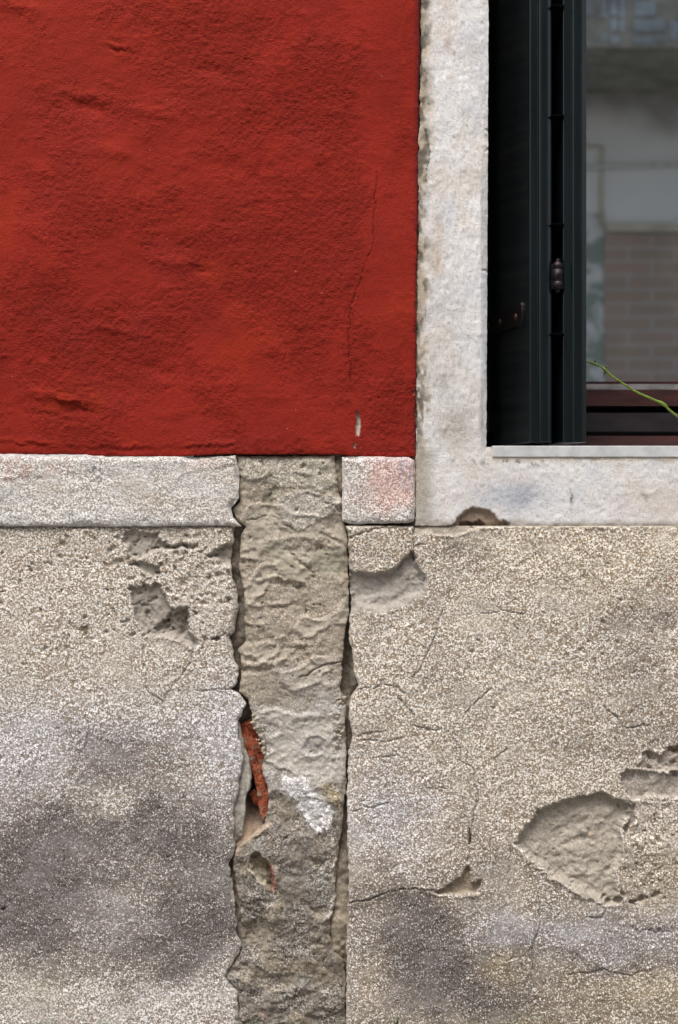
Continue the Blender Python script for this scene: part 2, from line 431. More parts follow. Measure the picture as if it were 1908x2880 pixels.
# ================================================================== THE WALL
wall = tag(empty('plastered_wall', (0, 0, 0)), 'weathered house wall, red painted plaster above and cracked grey pebbly render below', 'wall')

BEIGE = np.array((0.485, 0.43, 0.36)); GREYW = np.array((0.53, 0.505, 0.50)); DARKG = np.array((0.203, 0.183, 0.177))
OCHRE = np.array((0.53, 0.455, 0.335)); LILAC = np.array((0.52, 0.515, 0.56)); FLOOR = (0.34, 0.30, 0.255)

# broken edges of the two render slabs and of the mortar strip between them
E_L = [(660, 1483), (658, 1526), (649, 1561), (651, 1610), (665, 1655), (671, 1700), (667, 1731), (660, 1776), (645, 1794), (656, 1820), (658, 1852), (671, 1883),
       (667, 1923), (649, 1938), (674, 1954), (691, 1978), (680, 2016), (667, 2038), (674, 2079), (680, 2110), (683, 2150), (674, 2186), (669, 2230), (658, 2270),
       (658, 2346), (662, 2395), (642, 2427), (649, 2467), (656, 2512), (663, 2578), (667, 2632), (680, 2659), (658, 2699), (629, 2748), (667, 2793), (671, 2837), (667, 2940)]
E_ML = [(667, 1278), (676, 1329), (678, 1410), (658, 1432), (662, 1462), (688, 1482), (673, 1508), (671, 1552), (669, 1588), (678, 1633), (683, 1655), (685, 1722), (687, 1753),
        (683, 1807), (667, 1829), (674, 1865), (671, 1910), (669, 1945), (696, 1971), (705, 2012), (707, 2047), (729, 2079), (743, 2114), (734, 2168), (745, 2204),
        (754, 2253), (743, 2293), (742, 2318), (712, 2344), (684, 2368), (664, 2395), (653, 2427), (660, 2480), (667, 2516), (674, 2578), (685, 2614), (684, 2659),
        (661, 2700), (633, 2746), (669, 2793), (673, 2837), (670, 2940)]
E_MR = [(939, 1280), (944, 1329), (950, 1387), (961, 1414), (957, 1454), (969, 1477), (975, 1517), (976, 1597), (981, 1668), (979, 1727), (970, 1776), (962, 1834), (959, 1910),
        (957, 1936), (966, 1990), (964, 2047), (966, 2123), (964, 2212), (957, 2302), (950, 2404), (944, 2471), (939, 2547), (930, 2587), (927, 2632), (937, 2681),
        (966, 2704), (971, 2793), (972, 2940)]
E_R = [(974, 1478), (979, 1508), (981, 1588), (987, 1668), (989, 1704), (984, 1735), (983, 1798), (994, 1856), (995, 1887), (1011, 1927), (984, 1962), (979, 2012), (993, 2070),
       (980, 2114), (977, 2212), (977, 2346), (982, 2436), (982, 2494), (979, 2570), (975, 2659), (975, 2793), (975, 2940)]

def paint_red(x, y):
    f = Field(x, y, 0, (0.250, 0.0190, 0.0105), 0.5, 0)
    f.h += 7*fbm(x, y, 420, 2, 11) + 1.9*fbm(x+0.3*y, y, 150, 3, 12) + 0.45*fbm(x, y*1.3, 50, 2, 13)
    f.h += 0.55*np.maximum(0, ridged(x, y*1.4, 120, 3, 19)-0.62)*8*sst(0.1, 0.6, 0.5+0.5*fbm(x, y, 300, 2, 3))
    rough = 0.5+0.62*fbm(x, y, 230, 4, 21, 0.6)
    rough = rough + 0.5*gauss(x, y, 880, 560, 260, 560) + 0.4*gauss(x, y, 250, 560, 120, 150) + 0.3*gauss(x, y, 190, 800, 110, 160) - 0.75*gauss(x, y, 330, 760, 110, 80, -0.4)
    rough = rough - 0.8*sst(990, 1060, x+22*fbm(x, y, 90, 2, 5))*sst(1300, 700, y) - 0.5*gauss(x, y, 250, 170, 250, 110)
    rough = np.clip(rough, 0, 1)
    rough = np.clip(rough+0.35*fbm(x, y*1.2, 60, 4, 22, 0.65), 0, 1)
    f.grain[:] = 0.2+0.8*sst(0.2, 0.75, rough)
    f.h += f.grain*(0.35*fbm(x, y, 13, 1, 31)+0.75*fbm(x, y, 8, 1, 32))+0.25*fbm(x, y, 14, 2, 33)
    shade = 1-0.17*sst(0.3, 0.9, rough) + 0.09*fbm(x, y, 130, 4, 41, 0.6)
    f.col *= shade[..., None]
    f.tint(sst(0.45, 0.95, fbm(x, y, 180, 3, 61)+0.25*sst(900, 1280, y)), (0.20, 0.018, 0.015), 0.32)
    f.tint(sst(0.45, 0.9, fbm(x, y, 160, 3, 64)), (0.33, 0.032, 0.010), 0.30)
    f.tint(gauss(x, y, 150, 100, 500, 420), (0.30, 0.027, 0.014), 0.5)
    f.tint(sst(1160, 1174, x+3*fbm(x, y, 30, 2, 9)), (0.12, 0.012, 0.016), 0.6)
    f.tint(sst(1268, 1276, y), (0.36, 0.026, 0.018), 0.5)
    # local lumps and dents
    for cx, cy, rx, ry, a in [(250, 300, 55, 22, -7), (255, 270, 70, 16, 4), (335, 142, 30, 6, -5), (330, 128, 34, 8, 3), (215, 1150, 60, 16, -7), (160, 1115, 80, 14, 5), (480, 735, 60, 18, 6),
                              (560, 760, 30, 14, -5), (300, 425, 60, 20, 4), (520, 690, 40, 20, -4), (900, 440, 60, 30, 3), (70, 640, 40, 30, 4), (120, 480, 60, 20, 4), (430, 320, 60, 14, 4),
                              (640, 470, 60, 26, -4), (330, 930, 80, 12, 4), (450, 1040, 80, 20, -4), (760, 980, 50, 24, 3), (140, 1170, 70, 8, -3), (600, 200, 70, 20, -4), (60, 20, 70, 20, 6)]:
        f.h += a*gauss(f.wx, f.wy, cx, cy, rx, ry, 0.2)
    f.crack([(1060, 480), (1050, 640), (1052, 690), (1030, 740), (1012, 800), (990, 850), (982, 930), (984, 1080)], 1.6, 2.5, 0.35, 0.8)
    f.ridge([(0, 1240), (200, 1252), (400, 1258), (660, 1250)], 7, 2.5, 1.0)
    f.ridge([(160, 1122), (215, 1128), (240, 1150)], 6, 4, 1.2)
    for P in ([(1005, 1160), (1008, 1148), (1012, 1168), (1015, 1180), (1014, 1206), (1010, 1230), (1003, 1222), (1001, 1195)], [(997, 1252), (1003, 1246), (1001, 1262), (993, 1260)]):
        f.pit(P, 9, 2, 4, (0.42, 0.38, 0.31), 0.1, warp=0.35)
    f.hole(1066, 1118, 4, 3); f.hole(1163, 1106, 6, 4); f.hole(1096, 1103, 3, 2)
    k = gauss(x, y, 1166, 1104, 4, 5); f.tint(k, (0.35, 0.2, 0.15), 0.6)
    return f

def grain_relief(f, amt=0.9, seed=0):
    x, y = f.x, f.y
    f.grain = f.grain*(1-0.34*sst(0.0, 0.75, fbm(x, y*1.3, 110, 4, 777+seed, 0.6)))*1.0
    f.col = f.col*(1+0.09*fbm(x, y*1.6, 36, 4, 779+seed, 0.6))[..., None]
    f.dirt = np.clip(f.dirt*(1+0.5*fbm(x, y*1.3, 24, 4, 781+seed, 0.65)), 0, 1)
    f.grain = f.grain*(1-0.25*sst(0.1, 0.7, fbm(x, y*1.4, 42, 4, 783+seed, 0.65)))
    f.h += amt*f.grain*(fbm(x, y, 7, 2, 51+seed)+0.6*fbm(x, y, 13, 2, 52+seed))

def paint_band(x, y):
    f = Field(x, y, 0, (0.56, 0.54, 0.52), 0.78, 0)
    f.h += 1.8*fbm(x, y, 120, 3, 71) + 1.0*fbm(x, y*2.2, 34, 3, 72)
    f.h -= 3.5*sst(1300, 1278, y)*(0.5+0.5*fbm(x, y, 60, 2, 3)) 
    f.tint(sst(0.15, 0.8, fbm(x, y*2, 130, 3, 73)), (0.49, 0.43, 0.36), 0.6)
    f.tint(sst(1400, 1470, y), (0.62, 0.61, 0.61), 0.5)
    f.tint(gauss(x, y, 50, 1320, 110, 28)*(0.5+0.7*fbm(x, y, 24, 3, 8)), (0.42, 0.20, 0.13), 0.7)
    f.tint(gauss(x, y, 560, 1305, 90, 16, -0.15)*(0.5+0.7*fbm(x, y, 24, 3, 18)), (0.36, 0.24, 0.22), 0.7)
    f.tint(sst(1292, 1282, y)*sst(250, 240, x), (0.50, 0.44, 0.48), 0.8)
    k = gauss(x, y, 280, 1318, 26, 26); f.tint(k*sst(0.0, 0.5, fbm(x, y, 12, 3, 6)+0.2), (0.12, 0.12, 0.14), 0.9)
    f.tint(sst(1292, 1280, y)*sst(0.0, 0.5, fbm(x, y, 50, 2, 44)), (0.55, 0.52, 0.5), 0.7)
    f.ridge([(0, 1345), (80, 1338), (200, 1330)], 7, 1.6, 1.0); f.ridge([(520, 1330), (660, 1300)], 7, 2.0, 1.0)
    f.crack([(560, 1279), (600, 1290), (640, 1292), (664, 1300)], 1.8, 4, 0.4)
    f.crack([(0, 1480), (200, 1478), (280, 1477), (300, 1480)], 1.6, 2, 0.2)
    f.grain *= 1-0.3*sst(0.2, 0.7, fbm(x, y, 60, 2, 45))
    grain_relief(f, 0.8)
    return f

def paint_pink(x, y):
    f = Field(x, y, 0, (0.58, 0.55, 0.53), 0.85, 0)
    f.h += 1.6*fbm(x, y, 60, 3, 81)
    pk = sst(0.1, 0.9, 0.75*sst(1000, 1110, x) + 0.22*fbm(x, y, 50, 3, 82)+0.25)*sst(1474, 1380, y+20*fbm(x, y, 40, 2, 1))
    f.tint(pk, (0.64, 0.40, 0.35), 0.8)
    f.tint(gauss(x, y, 1082, 1290, 60, 12), (0.42, 0.36, 0.42), 0.6)
    f.tint(np.maximum(gauss(x, y, 1130, 1310, 9, 50), gauss(x, y, 1152, 1330, 7, 50)), (0.40, 0.37, 0.46), 0.7)
    f.tint(gauss(x, y, 985, 1310, 20, 40), (0.36, 0.33, 0.28), 0.6)
    grain_relief(f, 0.8)
    return f

def paint_left(x, y):
    f = Field(x, y, 0, BEIGE, 0.95, 0.05)
    n = fbm(x, y, 160, 4, 101); n2 = fbm(x, y, 70, 3, 102)
    f.h += 4*fbm(x, y, 300, 2, 103) + 1.3*fbm(x, y, 60, 3, 104)
    f.tint(sst(1500, 1700, y+60*n), (0.50, 0.45, 0.39), 0.8)
    f.tint(sst(1850, 1990, y+50*n), GREYW*0.95, 0.8)
    f.tint(gauss(x, y, 20, 2140, 150, 110)+0.6*gauss(x, y, 330, 2060, 380, 40)+0.8*gauss(x, y, 640, 2120, 90, 190), LILAC*1.08, 0.8)
    wx = x+70*n; wy = y+70*fbm(x, y, 160, 3, 133)
    st = 1.0*gauss(wx, wy, 60, 2470, 250, 180) + 0.75*gauss(wx, wy, 330, 2120, 190, 70) + 0.65*gauss(wx, wy, 470, 2330, 160, 150) + 0.8*gauss(wx, wy, 540, 2650, 150, 130) + 0.6*gauss(wx, wy, 170, 2290, 160, 70) + 0.58*sst(2120, 2380, wy)*sst(2860, 2700, wy)
    st = st - 0.55*gauss(wx, wy, 320, 2235, 80, 45) - 0.35*gauss(wx, wy, 260, 2400, 90, 60) - 0.4*sst(2690, 2800, wy+60*n2) - 0.3*gauss(wx, wy, 330, 2560, 110, 130)
    st = np.clip(st*(0.9+0.25*n2), 0, 1); f.dirt = np.clip(0.05+0.95*st, 0, 1)
    f.tint(st, DARKG, 0.85)
    f.tint(gauss(wx, wy, 320, 2235, 70, 40), (0.48, 0.46, 0.40), 0.6)
    f.tint(gauss(x, y, 80, 2790, 160, 70), (0.40, 0.37, 0.28), 0.6)
    f.tint(sst(1.0, 0.2, (y-1483)/30.0), (0.27, 0.22, 0.16), 0.35)
    # algae film at the very foot
    f.tint(sst(2835, 2900, y+12*n2)*sst(0.1, 0.6, fbm(x, y, 30, 3, 141)), (0.20, 0.24, 0.12), 0.5)
    f.tint(sst(2845, 2900, y)*sst(0.2, 0.6, fbm(x, y, 34, 3, 142)), (0.36, 0.20, 0.20), 0.5)
    # chipped area by the gap: rougher, open texture
    ch = gauss(x, y, 560, 1650, 120, 140); f.h += 4*ch*fbm(x, y, 18, 4, 150, 0.6); f.grain = np.clip(f.grain, 0, 1)
    FL = (0.355, 0.315, 0.27)
    f.pit([(350, 1488), (371, 1483), (388, 1494), (455, 1497), (446, 1517), (482, 1526), (554, 1535), (549, 1548), (491, 1548), (446, 1552), (393, 1573), (366, 1570), (357, 1535), (339, 1530)], 13, 3, 18, FL, rim=1.5)
    f.pit([(576, 1560), (625, 1530), (700, 1520), (700, 1560), (690, 1610), (650, 1593), (616, 1579), (576, 1570)], 16, 4, 22, FL, rim=1.5)
    f.pit([(357, 1584), (402, 1580), (448, 1595), (448, 1617), (424, 1626), (388, 1604)], 13, 3, 12, FL, rim=1.5)
    f.pit([(357, 1655), (388, 1640), (451, 1644), (464, 1677), (478, 1706), (527, 1702), (533, 1776), (564, 1816), (547, 1832), (520, 1813), (504, 1800), (420, 1791), (393, 1769), (372, 1731), (379, 1709)], 16, 4, 20, FL, rim=2.5)
    f.pit([(424, 1771), (473, 1727), (527, 1704), (537, 1776), (491, 1789)], 12, 3, 6, (0.27, 0.235, 0.195), 0.35)
    f.pit([(395, 1700), (420, 1690), (440, 1735), (410, 1765)], 3, 4, 8, FL)
    for q in [(179, 1528, 9, 9), (188, 1512, 6, 7), (304, 1548, 7, 8), (321, 1588, 10, 8), (341, 1575, 7, 7), (366, 1624, 8, 8), (473, 1664, 9, 8), (493, 1682, 6, 7), (527, 1557, 7, 8), (547, 1729, 8, 10),
              (576, 1800, 9, 9), (116, 1715, 6, 8), (89, 1584, 6, 7), (141, 1584, 5, 7), (241, 1573, 5, 7), (167, 1564, 7, 7), (348, 1756, 6, 6), (643, 1691, 9, 8), (618, 1619, 7, 7), (527, 1512, 8, 6),
              (129, 1825, 9, 5), (188, 1829, 7, 4), (475, 2406, 5, 10), (10, 2556, 6, 12), (160, 2053, 5, 5), (560, 1530, 10, 6), (600, 1640, 7, 6), (575, 1700, 6, 6), (630, 1580, 6, 6), (500, 1560, 8, 7), (470, 1590, 6, 6), (150, 1640, 5, 5), (60, 1640, 5, 5)]:
        f.hole(q[0], q[1], q[2], q[3])
    f.hole(609, 1799, 14, 22, 6)
    f.pit([(226, 1758), (246, 1758), (250, 1772), (240, 1784), (228, 1776)], 7, 2, 4, (0.33, 0.28, 0.2))
    rs = random.Random(5)
    for i in range(150):
        cx = rs.uniform(300, 660) if i % 4 else rs.uniform(0, 660); cy = rs.uniform(1495, 1800); f.hole(cx, cy, rs.uniform(3, 7.5), rs.uniform(4, 9))
    for i in range(26):
        f.hole(rs.uniform(0, 640), rs.uniform(1800, 2860), rs.uniform(2.5, 4.5), rs.uniform(3, 6))
    for P in ([(203, 1722), (210, 1762), (241, 1780), (254, 1803), (257, 1825)], [(194, 1834), (196, 1865)], [(408, 1820), (397, 1852)], [(411, 1870), (413, 1940), (455, 1972), (464, 2010)],
              [(531, 1865), (500, 1918), (455, 1972)], [(553, 1947), (652, 1938)], [(603, 2643), (661, 2637)], [(548, 1825), (530, 1870)], [(180, 2390), (185, 2420)], [(240, 2010), (252, 2060), (240, 2100)]):
        f.crack(P, 1.9, 4, 0.42)
    grain_relief(f, 1.2)
    return f

def paint_right(x, y):
    f = Field(x, y, 0, BEIGE*1.04, 0.95, 0.05)
    n = fbm(x, y, 170, 4, 201); n2 = fbm(x, y, 70, 3, 202)
    wx = x+60*n; wy = y+60*fbm(x, y, 170, 3, 233)
    f.h += 4*fbm(x, y, 320, 2, 203) + 2.4*fbm(x, y, 75, 3, 204)
    f.tint(gauss(wx, wy, 1700, 1580, 420, 130), OCHRE*1.05, 0.6)
    f.tint(gauss(wx, wy, 1330, 2000, 240, 200), (0.52, 0.475, 0.40), 0.5)
    st = 0.75*gauss(wx, wy, 1290, 1590, 110, 34, 0.35)+0.55*gauss(wx, wy, 1240, 1700, 40, 150) + 0.75*gauss(wx, wy, 1760, 1740, 110, 60, -0.3) + 0.6*gauss(wx, wy, 1800, 1920, 120, 170) + 0.55*gauss(wx, wy, 1700, 2080, 190, 50) + 0.6*gauss(wx, wy, 1890, 1690, 50, 50)
    st += 0.45*gauss(wx, wy, 1350, 2300, 90, 130)+0.5*gauss(wx, wy, 1100, 2430, 170, 26)+0.35*gauss(wx, wy, 1290, 1960, 60, 60)
    st = np.clip(st*(0.9+0.4*n2), 0, 1)*0.75
    lil = gauss(wx, wy, 1080, 2300, 150, 130)+gauss(wx, wy, 1560, 2620, 300, 90)+0.6*gauss(wx, wy, 1850, 2640, 120, 60)+0.5*gauss(wx, wy, 1010, 2750, 50, 150)+0.5*gauss(wx, wy, 1380, 2560, 60, 60)
    f.tint(lil, LILAC*0.98, 0.8)
    dk = 1.0*gauss(wx, wy, 1190, 2610, 105, 110)+0.9*gauss(wx, wy, 1270, 2740, 150, 100)+0.55*gauss(wx, wy, 1130, 2500, 60, 30)+0.5*gauss(wx, wy, 1550, 2800, 160, 60)+0.5*gauss(wx, wy, 1720, 2700, 200, 26)+0.35*sst(2350, 2500, wy)
    dk = np.clip(dk*(0.9+0.3*n2), 0, 1)
    f.tint(st, DARKG*1.15, 0.75); f.tint(dk, DARKG*0.95, 0.88)
    f.dirt = np.clip(0.05+0.6*st+0.95*dk+0.2*np.clip(lil, 0, 1), 0, 1)
    f.tint(gauss(wx, wy, 1420, 2730, 60, 40)+gauss(wx, wy, 1790, 2790, 190, 50)+0.7*gauss(wx, wy, 1480, 2850, 180, 30)+0.5*gauss(wx, wy, 1040, 2780, 60, 80), (0.48, 0.42, 0.29), 0.7)
    f.tint(gauss(wx, wy, 1820, 2450, 60, 60), (0.37, 0.31, 0.20), 0.6)
    f.tint(sst(0.4, 0.9, fbm(x, y, 24, 3, 281))*sst(1450, 1250, y-0*x)*0, OCHRE, 0.5)
    f.tint(sst(2835, 2900, y+12*n2)*sst(0.1, 0.6, fbm(x, y, 30, 3, 241)), (0.22, 0.26, 0.13), 0.5)
    f.tint(sst(2845, 2900, y)*sst(0.2, 0.6, fbm(x, y, 34, 3, 242)), (0.40, 0.25, 0.22), 0.4)
    # column of coarser render left of the vertical joint
    f.tint(sst(1172, 1160, x)*sst(1620, 1560, y), (0.36, 0.29, 0.21), 0.5)
    f.tint(gauss(x, y, 1890, 1628, 10, 6), (0.35, 0.08, 0.04), 0.9)
    f.h -= 4*gauss(wx, wy, 1290, 1590, 110, 40, 0.35)+5*gauss(wx, wy, 1790, 1740, 120, 50, -0.3)+3*gauss(wx, wy, 1650, 1700, 60, 30)
    # mortar joint under the sill stone
    f.pit([(1160, 1470), (1300, 1470), (1345, 1484), (1285, 1502), (1230, 1504), (1168, 1504), (1160, 1500)], 5, 3, 10, (0.36, 0.31, 0.25), 0.15)
    f.ridge([(1168, 1508), (1285, 1506), (1345, 1486), (1420, 1482), (1938, 1482)], 4, 3.5)
    f.tint(gauss(x, y, 1280, 1496, 60, 10), (0.40, 0.35, 0.30), 0.4)
    FL = (0.36, 0.325, 0.285)
    f.pit([(975, 1597), (1046, 1612), (1100, 1602), (1162, 1548), (1180, 1579), (1200, 1633), (1194, 1682), (1127, 1713), (1055, 1727), (1015, 1713), (975, 1741)], 20, 7, 40, FL, tilt=0.5, rim=1.5)
    f.ridge([(1182, 1560), (1186, 1620), (1190, 1668), (1150, 1700)], 6, 2.5)
    f.crack([(1166, 1478), (1164, 1520), (1168, 1580)], 2.6, 8, 0.45)
    f.crack([(984, 1510), (1024, 1497), (1095, 1484), (1166, 1474)], 2.2, 6, 0.4)
    f.crack([(1167, 1537), (1200, 1528)], 1.8, 4, 0.4)
    P2 = [(1508, 2274), (1566, 2255), (1662, 2233), (1682, 2221), (1730, 2245), (1773, 2258), (1773, 2300), (1752, 2313), (1751, 2361), (1753, 2409), (1735, 2458), (1749, 2535), (1730, 2550), (1657, 2525), (1604, 2501), (1546, 2462), (1508, 2433), (1445, 2375), (1479, 2322), (1503, 2293)]
    f.pit(P2, 19, 6, 36, (0.365, 0.322, 0.265), 0.2, tilt=0.6, rim=3)
    f.ridge([(1450, 2380), (1508, 2436), (1546, 2466), (1604, 2504), (1640, 2522)], 6, 5)
    f.tint(np.exp(-(d_line(f.wx, f.wy, [(1450, 2382), (1508, 2438), (1546, 2468), (1604, 2506)])/7)**2), (0.52, 0.48, 0.42), 0.7)
    f.ridge([(1560, 2430), (1640, 2420), (1700, 2400), (1740, 2380)], 16, 3, 1.0); f.ridge([(1590, 2470), (1680, 2455), (1730, 2430)], 12, 4, 1.0); f.ridge([(1600, 2370), (1650, 2362)], 10, -4)
    f.h -= 5*gauss(x, y, 1800, 2420, 60, 120)*(0.5+fbm(x, y, 26, 4, 291, 0.65)); f.grain *= 1-0.5*gauss(x, y, 1790, 2440, 50, 100)*sst(0, 0.5, fbm(x, y, 30, 3, 292))
    k = gauss(x, y, 1665, 2349, 9, 7); f.h += 4*k; f.tint(k, (0.50, 0.36, 0.25), 0.8)
    P3 = [(1749, 2172), (1778, 2163), (1875, 2172), (1990, 2163), (1990, 2246), (1836, 2243), (1788, 2253), (1761, 2240), (1744, 2197)]
    f.pit(P3, 13, 3, 9, (0.355, 0.31, 0.265), 0.3, rim=2)
    f.pit([(1796, 2160), (1806, 2118), (1830, 2104), (1858, 2122), (1880, 2102), (1990, 2096), (1990, 2170), (1850, 2172)], 9, 4, 12, (0.35, 0.30, 0.25), 0.45)
    f.h += 5*gauss(x, y, 1860, 2150, 80, 40)*fbm(x, y, 20, 3, 255, 0.6)
    for q in ((1862, 2142, 12, 8), (1895, 2150, 10, 8), (1830, 2160, 9, 7), (1905, 2120, 9, 7), (1900, 2180, 8, 8)): f.hole(*q)
    f.ridge([(1750, 2175), (1762, 2240), (1790, 2262), (1938, 2254)], 4.5, 4); f.tint(np.exp(-(d_line(f.wx, f.wy, [(1762, 2240), (1790, 2260), (1938, 2256)])/5)**2), (0.54, 0.50, 0.46), 0.6)
    f.pit([(1772, 2262), (1788, 2258), (1790, 2285), (1775, 2330), (1762, 2362), (1756, 2340), (1768, 2300)], 9, 3, 6, (0.31, 0.27, 0.225), 0.2)
    f.ridge([(1798, 2268), (1790, 2310), (1772, 2360)], 4, 3); f.ridge([(1756, 2280), (1752, 2340), (1756, 2400)], 4, 3)
    f.pit([(1812, 2106), (1836, 2112), (1850, 2140), (1826, 2144)], 8, 3, 6, (0.31, 0.27, 0.23), 0.3); f.pit([(1870, 2100), (1908, 2098), (1920, 2124), (1886, 2122)], 10, 3, 6, (0.33, 0.25, 0.17), 0.3)
    rg = gauss(x, y, 1850, 2140, 70, 50)+gauss(x, y, 1830, 2420, 70, 110)+gauss(x, y, 1730, 2490, 60, 50)
    f.h += 3.0*np.clip(rg, 0, 1)*fbm(x, y, 17, 3, 250)
    rs = random.Random(8)
    for cx, cy, r, dp in [(1700, 2520, 8, 12), (1716, 2534, 9, 14), (1740, 2535, 11, 17), (1755, 2518, 8, 12), (1783, 2537, 9, 15), (1802, 2531, 11, 15), (1822, 2522, 7, 9), (1846, 2511, 9, 12), (1866, 2524, 6, 8),
                          (1604, 2514, 5, 7), (1664, 2534, 7, 8), (1684, 2540, 5, 7), (1828, 2610, 6, 6), (1860, 2616, 7, 7), (1790, 2616, 5, 5), (1750, 2590, 6, 5), (1815, 2380, 7, 8), (1850, 2360, 8, 8), (1740, 2270, 6, 7), (1746, 2330, 6, 7),
                          (1700, 1750, 6, 7), (1745, 1690, 5, 7), (1635, 1830, 5, 6), (1326, 1829, 7, 7), (1342, 1800, 5, 6), (1560, 1760, 5, 5), (1740, 1810, 6, 6), (1560, 1900, 4, 5), (1186, 2190, 5, 7), (1080, 1915, 4, 5), (1386, 2200, 5, 6), (1398, 1632, 5, 5)]:
        f.hole(cx, cy, r, dp)
    for i in range(50):
        f.hole(rs.uniform(1780, 1935), rs.uniform(2270, 2500), rs.uniform(3, 6), rs.uniform(3, 7))
    for i in range(60):
        f.hole(rs.uniform(1000, 1935), rs.uniform(1500, 2860), rs.uniform(2.5, 4.5), rs.uniform(3, 6))
    f.pit([(1212, 2508), (1250, 2494), (1295, 2465), (1318, 2428), (1326, 2448), (1330, 2480), (1358, 2470), (1352, 2500), (1338, 2513), (1266, 2518), (1236, 2518)], 17, 3, 5, (0.30, 0.245, 0.18), 0.2, warp=0.5)
    f.ridge([(1180, 2498), (1228, 2514), (1262, 2524), (1345, 2517)], 4, 4.5); f.tint(np.exp(-(d_line(f.x, f.y, [(1222, 2513), (1262, 2523), (1345, 2517)])/4)**2), (0.55, 0.51, 0.44), 0.7)
    f.pit([(1322, 2320), (1327, 2350), (1330, 2374), (1318, 2378), (1316, 2360)], 12, 2, 4, (0.28, 0.24, 0.19), 0.2, warp=0.4)
    f.crack([(1324, 2320), (1322, 2380), (1318, 2436)], 1.8, 5, 0.4)
    f.crack([(984, 2538), (1037, 2532), (1082, 2512), (1127, 2502), (1162, 2496), (1225, 2506)], 2.2, 7, 0.5, 1.0)
    f.hole(1130, 2500, 5, 9); 
    for P, wd in (([(1677, 1955), (1706, 1994), (1740, 2023), (1754, 2045), (1827, 2042)], 2.4), ([(1677, 1844), (1682, 1916)], 2), ([(1242, 1718), (1227, 1781), (1203, 1844), (1179, 1887), (1160, 1907)], 1.9),
                  ([(1382, 1938), (1358, 1960), (1305, 2008)], 2.1), ([(1164, 2037), (1208, 2054), (1237, 2052)], 2.1), ([(1276, 2076), (1293, 2105), (1293, 2143), (1334, 2163), (1343, 2230), (1334, 2290), (1326, 2322)], 2.0),
                  ([(1498, 2723), (1500, 2670), (1517, 2612), (1520, 2525)], 2.0), ([(1430, 2702), (1479, 2685)], 2.0), ([(1435, 2375), (1436, 2430), (1425, 2460)], 2.0), ([(1706, 2564), (1691, 2581), (1657, 2583)], 2.2),
                  ([(1012, 1935), (1060, 1934), (1073, 1925), (1122, 1933), (1140, 1950)], 2.4), ([(1002, 2070), (1060, 2062), (1091, 2052)], 1.8), ([(993, 2279), (1091, 2262)], 1.5), ([(1120, 1960), (1160, 2000), (1170, 2035)], 1.4),
                  ([(1350, 1728), (1400, 1720), (1480, 1724)], 1.6), ([(1446, 1758), (1458, 1768)], 2), ([(1510, 1500), (1508, 1580)], 1.3), ([(1778, 1710), (1785, 1735)], 2.2), ([(1832, 1775), (1845, 1815)], 1.8), ([(1870, 1890), (1858, 1945)], 1.8),
                  ([(1740, 2600), (1790, 2612), (1840, 2622), (1880, 2614)], 2.2), ([(1600, 2740), (1700, 2728), (1780, 2738), (1850, 2720)], 1.8), ([(1610, 2700), (1625, 2680)], 1.8), ([(1060, 2135), (1120, 2125)], 1.4), ([(1200, 2215), (1280, 2222)], 1.5),
                  ([(1390, 2130), (1430, 2110)], 1.5), ([(1010, 2080), (1080, 2088), (1150, 2070)], 1.3)):
        f.crack(P, wd, 5, 0.45, seed=int(P[0][0]) % 50)
    # fallen thicker skin above the dark stain: a low step
    dS = d_line(x, y, [(984, 2540), (1082, 2516), (1162, 2500), (1225, 2510)])
    f.h += 2*sst(2540, 2500, y)*sst(1250, 1200, x)*sst(2200, 2500, y)
    grain_relief(f, 1.2, 7)
    return f

